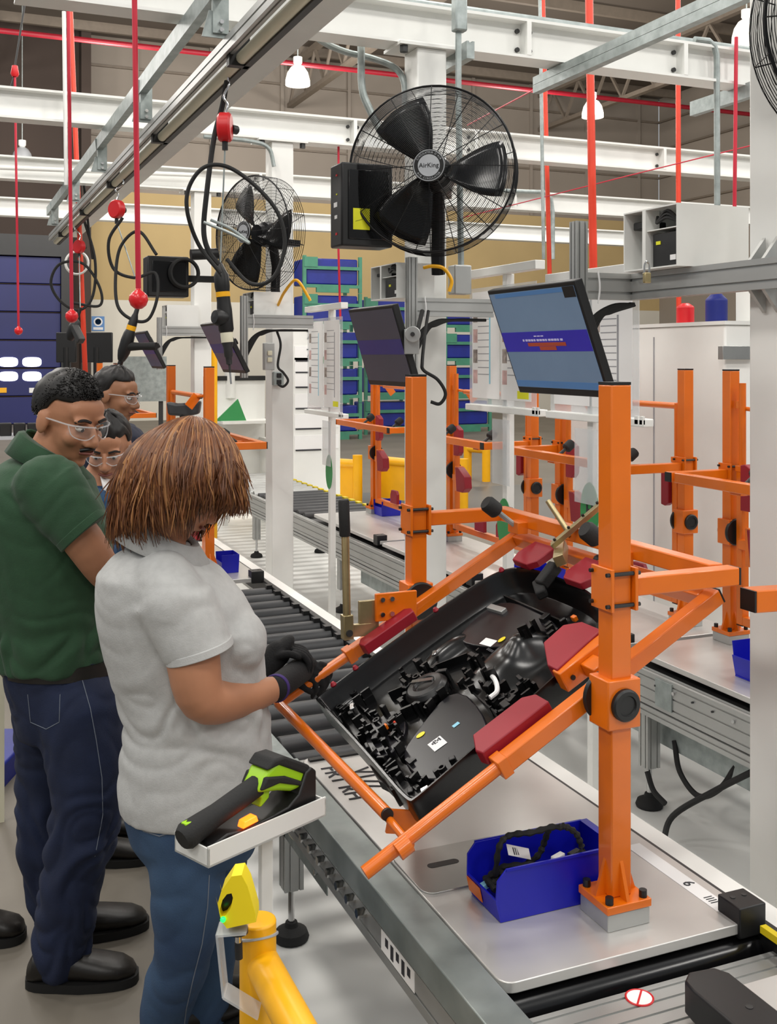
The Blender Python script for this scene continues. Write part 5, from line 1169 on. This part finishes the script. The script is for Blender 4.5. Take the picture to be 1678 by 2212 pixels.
def head_axes(f): f = f.normalized(); r = f.cross(UP).normalized(); u = r.cross(f); return f, r, u      # r: the person's right
def add_head(mb, c, f, r, u, s=1.0, ears=True):
    q = Matrix((r, f, u)).transposed()
    def E(x, y, z, a, b_, h): mb.ell(c+(r*x+f*y+u*z)*s, a*s, b_*s, h*s, n=20, q=q)
    E(0, -.014, .025, .076, .096, .092); E(0, .022, -.03, .063, .070, .086); E(0, .035, -.078, .045, .050, .036); E(0, .068, -.102, .021, .018, .016)
    E(0, .058, .040, .058, .030, .040)
    mb.tube([c+(f*.088+u*.006)*s, c+(f*.103-u*.018)*s, c+(f*.113-u*.036)*s], 1, n=10, radii=[.0095*s, .0115*s, .0145*s]); E(0, .112, -.038, .0145, .013, .011)
    for k in (-1, 1):
        E(.014*k, .100, -.042, .010, .011, .009); E(.031*k, .080, .020, .027, .014, .009); E(.038*k, .062, -.032, .024, .026, .024)
        if ears: E(.080*k, -.012, -.012, .010, .022, .034); E(.082*k, -.020, .002, .006, .014, .016)
    E(0, .092, -.064, .021, .010, .007); E(0, .090, -.075, .019, .011, .008)
def face(t, c, f, r, u, s=1.0, brow='hair_black', lips='lip', sides=(-1, 1)):
    q = Matrix((r, f, u)).transposed()
    def P3(x, y, z): return c+(r*x+f*y+u*z)*s
    for k in sides:
        e = MB().ell(P3(.031*k, .0800, -.001), .0135*s, .0125*s, .0085*s, n=14, q=q).build('eye', 'eye_white', t); MB().ell(P3(.031*k+.0, .0905, -.003), .0055*s, .003*s, .0055*s, n=12, q=q).build('iris', 'iris', e)
        MB().tube(spline([P3(.046*k, .080, .004), P3(.031*k, .0935, .0088), P3(.017*k, .089, .004)], 4), .0028*s, n=6).build('eyelid', 'skin_dark', e)
        MB().tube(spline([P3(.052*k, .078, .016), P3(.036*k, .094, .026), P3(.014*k, .097, .020)], 4), .0042*s, n=6).build('eyebrow', brow, t)
    MB().tube(spline([P3(-.023, .088, -.068), P3(-.008, .103, -.066), P3(0, .1035, -.067), P3(.008, .103, -.066), P3(.023, .088, -.068)], 4), .0045*s, n=8).build('mouth', lips, t)
def cap_hair(t, c, f, r, u, s, name, m, fn, th=.012, nz=.003, seed=0):   # hair shell; fn(azimuth) -> how far down it reaches (polar angle)
    N_, M_ = 56, 22; P = []
    for i in range(M_+1):
        for k in range(N_):
            a = 2*math.pi*k/N_; p = fn(a)*i/M_; d = r*math.sin(p)*math.sin(a)*.082+f*math.sin(p)*math.cos(a)*.103+u*math.cos(p)*.099
            w_ = 1.02-.15*(i/M_)**5+nz/.09*noise.noise(Vector((a*6, p*3, seed+1.7)))*3; P.append(c+(u*.025-f*.014)*s+d*s*w_)
    b = MB(); b.add(P, [(i*N_+k, i*N_+(k+1) % N_, (i+1)*N_+(k+1) % N_, (i+1)*N_+k) for i in range(M_) for k in range(N_)]); o = b.build(name, m, t, sharp=90, solid=th); return o
def goggles(t, c, f, r, u, s):
    def P3(x, y, z): return c+(r*x+f*y+u*z)*s
    for k in (-1, 1):
        n_, b = 8, MB(); P = []
        for i in range(n_+1):
            a = i/n_; x = k*(.008+.060*a); y = .112-.030*a*a*1.3; hh_ = .021*(1-.35*a)
            P += [P3(x, y, .010+.002), P3(x, y, -.006-hh_*.8)]
        b.add(P, [(2*i, 2*i+1, 2*i+3, 2*i+2) for i in range(n_)]); g = b.build('lens', 'lens', t, solid=.002)
        MB().tube(spline([P3(.008*k, .113, .011), P3(.04*k, .106, .012), P3(.068*k, .079, .010), P3(.080*k, .02, .006), P3(.084*k, -.03, 0)], 4), .0022*s, n=6).build('temple_arm', 'acrylic', g)
        MB().tube(spline([P3(.006*k, .113, -.010), P3(.03*k, .110, -.024), P3(.06*k, .089, -.018), P3(.07*k, .076, .008)], 4), .0016*s, n=6).build('rim', 'acrylic', g)
def shoe(mb, heel, toe, w_=.048, h=.075):             # leather shoe from heel to toe point on the floor
    d = (toe-heel); L = d.length; d.normalize(); sd = d.cross(UP)
    rings = []
    for a, hw, hh_ in ((0, .55, .55), (.06, .85, .95), (.2, .92, 1.12), (.35, .90, 1.05), (.5, .95, .82), (.7, 1.05, .66), (.86, .95, .55), (.96, .62, .42), (1.0, .3, .28)):
        rings.append((heel+d*L*a+UP*(h*hh_/2+.018), sd*w_*hw, UP*h*hh_/2))
    loft(mb, rings, 20, 2.4)
def sole(heel, toe, w_=.05):
    d = (toe-heel); L = d.length; d.normalize(); sd = d.cross(UP); b = MB(); o = []
    for k in range(24):
        a = 2*math.pi*k/24; x, y = math.cos(a), math.sin(a); o.append(heel+d*L*(.5+.53*math.copysign(abs(x)**.7, x))+sd*w_*1.06*math.copysign(abs(y)**.75, y)*(1.05 if x > 0 else .92))
    n = 24; b.add([p+UP*.001 for p in o]+[p+UP*.026 for p in o], [(i, (i+1) % n, (i+1) % n+n, i+n) for i in range(n)]+[tuple(range(n))[::-1], tuple(range(n, 2*n))]); return b
def fingers(mb, palm, d, side, curl, L=.075, rad=.0085, n=4):  # palm centre, finger direction, direction across the knuckles, curl direction
    for k in range(n):
        o = palm+d*.035+side*(.020*(k-1.5)); l = L*(.88, 1, .95, .75)[k]
        p = [o, o+d*l*.35+curl*l*.08, o+d*l*.6+curl*l*.38, o+d*l*.55+curl*l*.75]
        chain(mb, p, [rad, rad*.98, rad*.9, rad*.75], n=10, sub=3)
# ---------------------------------------------------------------- the worker in grey
D0 = 2.75
def C(px, py, dd=0): return PD(px, py, D0+dd)
foot = C(400, 2262); wo = thing('person', 'woman in grey polo shirt and black gloves with a brown bob, working at the panel', 'person', V(foot.x, foot.y, 0))
hf, hr_, hu = head_axes(RT*.80+FW*.42-UP*.62); hc = C(400, 1050, .0)
tor = [(1175, 345, 62, .075, .0), (1200, 335, 90, .12, .0), (1235, 345, 132, .165, 0), (1290, 368, 158, .178, 0), (1350, 386, 172, .175, 0), (1410, 398, 172, .165, 0), (1480, 412, 164, .155, 0), (1560, 428, 155, .158, 0), (1630, 424, 162, .17, 0), (1700, 424, 166, .18, 0), (1742, 425, 160, .178, 0)]
rings = [(C(x, y, dd), RT*(hw*D0/F), FW*dp) for y, x, hw, dp, dd in tor]
body = MB(); add_head(body, hc, hf, hr_, hu, 1.0, False)
chain(body, [C(372, 1090, .0), C(350, 1150, 0), C(340, 1210, 0)], [.052, .055, .07])
loft(body, [(c, ax*.9, ay*.9) for c, ax, ay in rings])
Rsh, Rel, Rwr = C(372, 1275, -.12), C(438, 1508, -.17), C(596, 1487, .02)
chain(body, [Rsh, C(412, 1400, -.165), Rel, C(520, 1508, -.08), Rwr], [.055, .068, .058, .047, .032])
Lwr = C(575, 1440, .20); chain(body, [C(420, 1290, .14), C(500, 1440, .2), Lwr], [.055, .045, .032])
fuse(body, 'body', 'skin', wo, .006, 8)
# polo shirt: torso, sleeves, open collar, placket
sh = MB(); loft(sh, rings); chain(sh, [C(352, 1258, -.10), C(378, 1310, -.15)], [.082, .085])
nd = (C(415, 1450, -.17)-C(375, 1290, -.14)).normalized(); a0 = C(372, 1290, -.14); sv = []
for k in range(6): 
    p = a0.lerp(C(432, 1412, -.165), k/5); ax = nd.cross(FW).normalized(); sv.append((p, ax*(.098-.003*k), FW*(.082-.001*k)))
loft(sh, sv); chain(sh, [C(410, 1280, .12), C(470, 1370, .17)], [.08, .075])
sh.ell(C(505, 1385, -.03), .085, .11, .085)
shirt = fuse(sh, 'polo_shirt', 'polo_grey', wo, .0065, 10, lambda p: .005+.017*math.exp(-((p.z-C(400, 1530).z)/.08)**2), (2.5, 2.5, 15))
e0, e1 = C(432, 1412, -.165), nd; 
hm = MB(); ax = nd.cross(FW).normalized(); loft(hm, [(e0-nd*.018, ax*.084, FW*.0785), (e0+nd*.002, ax*.084, FW*.0785)]); hm.build('sleeve_hem', 'polo_grey', shirt, bevel=.002)
cb = MB(); cr_ = []
for k in range(23):
    a = R(-150)+R(300)*k/22; base = C(352, 1188, 0)+RT*math.cos(a)*.090+FW*math.sin(a)*.080+UP*(.025-.045*math.cos(a)); cr_.append(base)
P = []
for p in cr_:
    o_ = (p-C(352, 1188, 0)); o_.z = 0; o_.normalize(); P += [p+UP*.030-o_*.016, p+UP*.028+o_*.002, p-UP*.028+o_*.034]
cb.add(P, [(3*i+j, 3*i+j+1, 3*i+j+4, 3*i+j+3) for i in range(22) for j in range(2)]); cb.build('collar', 'polo_grey', shirt, solid=.005)
# jeans
jn = MB(); loft(jn, [(C(424, 1690, 0), RT*.175, FW*.165), (C(420, 1740, 0), RT*.178, FW*.172), (C(425, 1800, 0), RT*.165, FW*.165), (C(428, 1840, 0), RT*.14, FW*.14)])
chain(jn, [C(400, 1800, -.06), C(405, 1930, -.07), C(395, 2060, -.06), C(365, 2150, -.02), C(348, 2245, .02)], [.105, .092, .074, .070, .058])
chain(jn, [C(455, 1800, .08), C(460, 1950, .09), C(450, 2080, .08), C(440, 2170, .09), C(430, 2240, .1)], [.10, .085, .072, .066, .055])
jeans = fuse(jn, 'jeans', 'denim_blue', wo, .007, 8, .008, (6, 6, 11))
pk = [C(300, 1765, -.165), C(330, 1785, -.185), C(375, 1800, -.19), C(390, 1795, -.19)]
seam(jeans, [(296, 1768), (310, 1795), (345, 1806), (378, 1795), (384, 1762)], .0018, 'stitch', 'pocket_seam'); seam(jeans, [(302, 1764), (340, 1772), (384, 1758)], .0018, 'stitch', 'yoke_seam')
seam(jeans, [(452, 1890), (448, 1960), (436, 2040), (418, 2110), (402, 2180), (398, 2211)], .0015, 'stitch', 'side_seam')
for hx, tx, dd in ((335, 400, .0), (420, 500, .12)):
    h_, t_ = PD(hx, 2280, D0+dd), PD(tx, 2260, D0+dd+.05); h_.z = t_.z = 0; b = MB(); shoe(b, h_, h_+(t_-h_).normalized()*.25); s_ = b.build('shoe', 'shoe_black', wo); sole(h_, h_+(t_-h_).normalized()*.25).build('sole', 'sole', s_)
# gloves with five fingers: the right hand closes on the far handle tube
g = MB(); tube_a, tube_b = W(.50, .45), W(.30, .45); hd_ = (tube_b-tube_a).normalized()
pc = W(.385, .45)-RT*.035-FW*.012+UP*.032
ap = (pc-Rwr).normalized(); chain(g, [Rwr-ap*.01, Rwr+ap*.02, pc-ap*.02], [.033, .034, .036])
q = Matrix((ap, hd_, ap.cross(hd_).normalized())).transposed(); g.ell(pc, .045, .042, .024, n=18, q=q)
fd = (RT*.8-UP*.25+FW*.25).normalized(); sdv = (hd_*.8+FW*.2).normalized(); cu = (-UP*.9-RT*.25).normalized()
fingers(g, pc-fd*.005, fd, sdv, cu, .078, .0095)
chain(g, [pc-sdv*.03-ap*.01, pc-sdv*.045+fd*.03-UP*.015, pc-sdv*.035+fd*.05-UP*.035], [.012, .011, .009], n=10, sub=3)
gl = fuse(g, 'glove', 'glove', wo, .0035, 4)
MB().lathe([(.035, -.006), (.037, 0), (.036, .008), (.034, .010)], Rwr+ap*.0, ap, n=24).build('cuff', 'purple', gl)
g = MB(); pc2 = C(600, 1412, .22); ap2 = (pc2-Lwr).normalized(); chain(g, [Lwr-ap2*.02, pc2], [.034, .036]); q = Matrix((ap2, FW, ap2.cross(FW).normalized())).transposed(); g.ell(pc2+ap2*.02, .045, .038, .022, n=18, q=q)
f2d = (RT*.95-UP*.1).normalized(); fingers(g, pc2+ap2*.02, f2d, FW, (-UP), .075, .0095); chain(g, [pc2+FW*-.03, pc2-FW*.04+RT*.035+UP*.01, pc2-FW*.035+RT*.06], [.012, .011, .009], n=10, sub=3)
fuse(g, 'glove', 'glove', wo, .0035, 4)
face(wo, hc, hf, hr_, hu, 1.0, 'hair_brown')
# brown bob: shell plus combed strands
crown = C(418, 912, .03); hcn = C(398, 1038, .0); RX, RD, RZ = .166, .155, .160
axu = (crown-hcn).normalized(); axr = (RT-axu*RT.dot(axu)).normalized(); axd = axu.cross(axr)
if axd.dot(FW) < 0: axd = -axd
def hpt(az, th, k=1.0):                               # az 0: image right (face side), 90: away, 180: back of head, 270: camera
    cz, sz = math.cos(az), math.sin(az); tt = min(th, R(92)); sn_ = math.sin(tt)**(1.0+.8*max(0, -cz)); p = hcn+(axr*sn_*cz*RX*(1-.12*max(0, cz))+axd*math.sin(tt)*sz*RD+axu*math.cos(tt)*RZ)*k
    if th > R(92):
        d_ = (th-R(92))*.155; p = p-UP*d_*.96-(axr*cz+axd*sz)*(d_*d_*(1.4 if cz < .2 else 3.5)-d_*.25*max(0, -cz))
    return p
def hend(az):                                         # how far hair reaches: long at back and sides, shorter over the face
    c_ = math.cos(az); s_ = math.sin(az)
    return R(138)-R(27)*sst(.05, .85, c_)+R(18)*max(0, -c_)
b = MB(); NA, NT = 60, 20; P = []
for i in range(NT+1):
    for k in range(NA): az = 2*math.pi*k/NA; P.append(hpt(az, hend(az)*.90*i/NT, .985))
b.add(P, [(i*NA+k, i*NA+(k+1) % NA, (i+1)*NA+(k+1) % NA, (i+1)*NA+k) for i in range(NT) for k in range(NA)]); hair = b.build('hair', 'hair_brown', wo, sharp=90, solid=.012)
rn = random.Random(11); b = MB()
for k in range(2100):
    az = rn.uniform(0, 2*math.pi); 
    st_ = rn.uniform(.0, .35) if rn.random() < .75 else rn.uniform(.3, .7); en_ = hend(az)*rn.choice((rn.uniform(.72, .95), rn.uniform(.92, 1.05), rn.uniform(.98, 1.09))); kk = rn.uniform(.985, 1.045); dz = rn.gauss(0, .10); fl_ = rn.gauss(0, .035)
    b.m(rn.choices((0, 1, 2), (.42, .38, .20))[0]); pts = []; rr = []; wv = rn.uniform(.6, 1.4)
    for i in range(10):
        a = st_+(1-st_)*i/9; p = hpt(az+dz*a+.13*math.sin(4*a*wv+int(az*9))*a, en_*a, kk+.012*math.sin(5*a+k)*a); p = p+(axr*math.cos(az)+axd*math.sin(az))*fl_*max(0, a-.75)*2; pts.append(p); rr.append(.0034*math.sin(math.pi*min(.98, .12+.86*a))**.6)
    b.tube(pts, 1, n=3, radii=rr)
o = b.build('hair_strands', ['hair_brown', 'hair_mid', 'hair_light'], hair, sharp=120); o['kind'] = 'stuff'
# ---------------------------------------------------------------- the man in green
D0 = 3.12
foot = PZ(140, 2120, 0); mn = thing('person', 'man in a green polo shirt and dark jeans wearing clear safety glasses', 'person', V(foot.x, foot.y, 0))
hf, hr_, hu = head_axes(RT*.80-FW*.50-UP*.30); hc = C(150, 902, 0); HS = 1.08
tor = [(985, 88, 55, .07), (1005, 82, 85, .13), (1040, 80, 118, .185), (1100, 84, 134, .205), (1180, 98, 138, .20), (1260, 108, 136, .19), (1340, 116, 130, .18), (1400, 122, 128, .178), (1432, 124, 126, .18)]
rings = [(C(x, y, 0), RT*(hw*D0/F), FW*dp) for y, x, hw, dp in tor]
body = MB(); add_head(body, hc, hf, hr_, hu, HS)
chain(body, [C(128, 945, .01), C(112, 985, .01), C(98, 1030, .01)], [.066, .072, .085]); loft(body, [(c, ax*.9, ay*.9) for c, ax, ay in rings])
chain(body, [C(105, 1060, -.16), C(180, 1168, -.18), C(236, 1245, -.10), C(285, 1262, .05)], [.050, .056, .047, .036])
chain(body, [C(110, 1060, .19), C(190, 1210, .25), C(260, 1290, .25)], [.06, .05, .04])
pm = C(295, 1262, .08); body.ell(pm, .045, .03, .04); fingers(body, pm, (RT*.8+FW*.5).normalized(), UP, (FW*.6-UP*.4).normalized(), .08, .0095); chain(body, [pm+UP*.03, pm+UP*.045+RT*.03, pm+UP*.05+RT*.05], [.011, .011, .009], n=10, sub=3)
fuse(body, 'body', 'skin', mn, .005, 7)
sh = MB(); loft(sh, rings); nd = (C(190, 1155, -.185)-C(110, 1060, -.17)).normalized(); sv = []
sh.ell(C(105, 1050, -.15), .10, .09, .09)
for k in range(6):
    p = C(105, 1052, -.165).lerp(C(182, 1150, -.185), k/5); ax = nd.cross(FW).normalized(); sv.append((p, ax*(.098-.004*k), FW*(.078-.001*k)))
loft(sh, sv); chain(sh, [C(115, 1055, .15), C(165, 1150, .22)], [.09, .075])
shirt = fuse(sh, 'polo_shirt', 'polo_green', mn, .007, 10, lambda p: .007+.018*math.exp(-((p.z-C(100, 1380).z)/.10)**2), (3.5, 3.5, 14))
e0 = C(182, 1150, -.185); hm = MB(); ax = nd.cross(FW).normalized(); loft(hm, [(e0-nd*.022, ax*.079, FW*.074), (e0+nd*.002, ax*.079, FW*.074)]); hm.build('sleeve_hem', 'polo_green', shirt, bevel=.002)
cb = MB(); P = []; cc = C(104, 985, .005)
for k in range(23):
    a = R(-155)+R(310)*k/22; p = cc+RT*math.cos(a)*.080+FW*math.sin(a)*.078+UP*(.012-.045*math.cos(a)); o_ = p-cc; o_.z = 0; o_.normalize(); P += [p+UP*.022-o_*.014, p+UP*.020+o_*.002, p-UP*.036+o_*.040]
cb.add(P, [(3*i+j, 3*i+j+1, 3*i+j+4, 3*i+j+3) for i in range(22) for j in range(2)]); cb.build('collar', 'polo_green', shirt, solid=.006)
jn = MB(); loft(jn, [(C(126, 1400, 0), RT*.165, FW*.165), (C(134, 1450, 0), RT*.162, FW*.168), (C(150, 1520, 0), RT*.158, FW*.17), (C(152, 1580, 0), RT*.14, FW*.15)])
chain(jn, [C(172, 1530, -.08), C(188, 1660, -.10), C(186, 1760, -.10), C(155, 1900, -.09), C(128, 2060, -.07)], [.125, .112, .098, .088, .082])
chain(jn, [C(110, 1530, .08), C(108, 1660, .09), C(98, 1790, .10), C(110, 1900, .13), C(130, 1990, .15)], [.115, .10, .088, .080, .075])
jeans = fuse(jn, 'jeans', 'denim_dark', mn, .0075, 8, lambda p: .010+.016*math.exp(-((p.z-C(100, 1800).z)/.12)**2)+.02*math.exp(-((p.z-.12)/.1)**2), (3.5, 3.5, 11))
seam(jeans, [(178, 1470), (195, 1530), (208, 1600), (220, 1680), (222, 1760), (205, 1850)], .0012, 'stitch', 'side_seam'); seam(jeans, [(60, 1500), (66, 1560), (100, 1575), (128, 1560), (130, 1500)], .0012, 'stitch', 'pocket_seam')
b = MB(); 
loft(b, [(C(134, 1412, 0), RT*.172, FW*.168), (C(137, 1440, 0), RT*.172, FW*.170)]); b.build('belt', 'shoe_black', mn)
for hx, hy, tx, ty, in ((62, 2128, 285, 2118), (100, 2035, 262, 2008)):
    h_, t_ = PZ(hx, hy, 0), PZ(tx, ty, 0); d_ = (t_-h_).normalized(); b = MB(); shoe(b, h_, h_+d_*.30, .054, .088); s_ = b.build('shoe', 'shoe_black', mn); sole(h_, h_+d_*.30, .054).build('sole', 'sole', s_)
face(mn, hc, hf, hr_, hu, HS)
def P3(x, y, z): return hc+(hr_*x+hf*y+hu*z)*HS
MB().tube(spline([P3(-.024, .090, -.060), P3(-.010, .104, -.053), P3(0, .106, -.052), P3(.010, .104, -.053), P3(.024, .090, -.060)], 4), .0052, n=8).build('moustache', 'hair_black', mn)
def mh(a):                                            # short cut: high forehead line, over the ears, down the nape
    c_ = math.cos(a); return R(68)+R(48)*sst(.30, -.35, c_) - R(4)*max(0, c_)
cap_hair(mn, hc, hf, hr_, hu, HS, 'hair', 'hair_black', mh, .014, .0015)
b = MB(); rn = random.Random(2)
for k in range(1600):
    a = rn.uniform(0, 2*math.pi); p_ = mh(a)*math.sqrt(rn.random())*.93; d = (hr_*math.sin(p_)*math.sin(a)*.082+hf*math.sin(p_)*math.cos(a)*.103+hu*math.cos(p_)*.099)*HS*1.02; o_ = hc+(hu*.025-hf*.014)*HS+d; l_ = .016*(1-.8*(p_/mh(a))**2)
    b.tube([o_-d*.02, o_+d.normalized()*l_*.45+hf*l_*.25, o_+d.normalized()*l_*.6+hf*l_*rn.uniform(.5, .9)+hr_*l_*rn.gauss(0, .10)], 1, n=3, radii=[.0026, .0020, .0005])
o = b.build('hair_strands', 'hair_black', mn, sharp=120); o['kind'] = 'stuff'
goggles(mn, hc, hf, hr_, hu, HS)
# ---------------------------------------------------------------- the two women behind
def bust(label, D_, head, fdir, sc, neck_to, tor, m_sh, hairfn, gog, feet):
    global D0
    D0 = D_; hc = C(*head); f, r, u = head_axes(fdir); ft = PD(*feet, D_); t = thing('person', label, 'person', V(ft.x, ft.y, 0))
    rings = [(C(x, y, 0), RT*(hw*D0/F), FW*dp) for y, x, hw, dp in tor]
    b = MB(); add_head(b, hc, f, r, u, sc); chain(b, [hc-u*.06*sc-f*.02, C(*neck_to)], [.05*sc, .062*sc]); loft(b, [(c, ax*.88, ay*.88) for c, ax, ay in rings])
    x0 = tor[2][1]
    for sg in (-1, 1): chain(b, [C(x0, tor[2][0]+15, .16*sg), C(x0+20, tor[2][0]+int(.30*F/D_), .22*sg), C(x0+int(.2*F/D_), tor[2][0]+int(.42*F/D_), .16*sg)], [.05, .042, .032])
    fuse(b, 'body', 'skin_dark' if D_ > 4.2 else 'skin', t, .006, 5)
    s = MB(); loft(s, rings)
    for sg in (-1, 1): chain(s, [C(x0, tor[2][0]+12, .15*sg), C(x0+16, tor[2][0]+int(.24*F/D_), .215*sg)], [.072, .058])
    fuse(s, 'shirt', m_sh, t, .009, 5, .012)
    j = MB(); y_, x_, hw, dp = tor[-1]; zf = PD(x_, 0, D_)
    for sg in (-1, 1): chain(j, [C(x_, y_-10, .08*sg), C(x_+4, y_+int(.36*F/D_), .09*sg), V(C(x_, y_, .09*sg).x, C(x_, y_, .09*sg).y, .07)], [.11, .082, .062])
    fuse(j, 'trousers', 'navy', t, .01, 4, .012)
    for sg in (-1, 1):
        h_ = C(x_, y_, .09*sg); h_.z = 0; h_ = h_-RT*.05; d_ = (RT+FW*.1).normalized(); q = MB(); shoe(q, h_, h_+d_*.25); o = q.build('shoe', 'shoe_black', t); sole(h_, h_+d_*.25).build('sole', 'sole', o)
    face(t, hc, f, r, u, sc); cap_hair(t, hc, f, r, u, sc, 'hair', 'hair_black', hairfn, .016, .003, 4)
    if gog: goggles(t, hc, f, r, u, sc)
    return t, hc, f, r, u, rings
w2, hc2, f_, r_, u_, rg = bust('woman in a blue denim shirt with safety glasses, half hidden behind the man', 3.85, (231, 964), RT*.15-FW*.88-UP*.36, .98, (205, 1050), [(1045, 205, 36, .07), (1058, 203, 60, .13), (1085, 200, 88, .17), (1160, 202, 96, .17), (1300, 205, 92, .15), (1420, 207, 96, .165)], 'teal_denim', lambda a: R(66)+R(62)*sst(.35, -.2, math.cos(a)), True, (225, 1870))
P = []; cb = MB(); D0 = 3.85; cc = C(206, 1066, 0)
for k in range(21):
    a = R(-150)+R(300)*k/20; p = cc+RT*math.sin(a)*.075-FW*math.cos(a)*-.07+UP*(.02-.02*math.cos(a)); o_ = p-cc; o_.z = 0; o_.normalize(); P += [p+UP*.03-o_*.01, p-UP*.02+o_*.03]
cb.add(P, [(2*i, 2*i+1, 2*i+3, 2*i+2) for i in range(20)]); cb.build('collar', 'paper', w2, solid=.005)
w3, hc3, f_, r_, u_, rg = bust('dark haired woman in navy seen in profile at the far fixture', 4.85, (252, 852), RT*.95-FW*.22-UP*.18, .98, (240, 915), [(912, 242, 30, .07), (920, 243, 48, .12), (940, 246, 64, .17), (1010, 250, 70, .165), (1110, 255, 68, .15), (1200, 257, 72, .165)], 'navy', lambda a: R(58)+R(66)*sst(.3, -.25, math.cos(a)), True, (255, 1640))
MB().ell(hc3-f_*.11+u_*.01, .05, .05, .045, n=18).build('hair_bun', 'hair_black', w3)
# shoes of a person standing beyond the left edge
h_ = PZ(-75, 2035, 0); d_ = (RT+FW*.12).normalized(); t = thing('shoe', 'black leather shoe at the left edge of the floor', 'shoe', h_); b = MB(); shoe(b, h_, h_+d_*.175, .05, .085); b.build('upper', 'shoe_black', t); sole(h_, h_+d_*.175, .05).build('sole', 'sole', t)
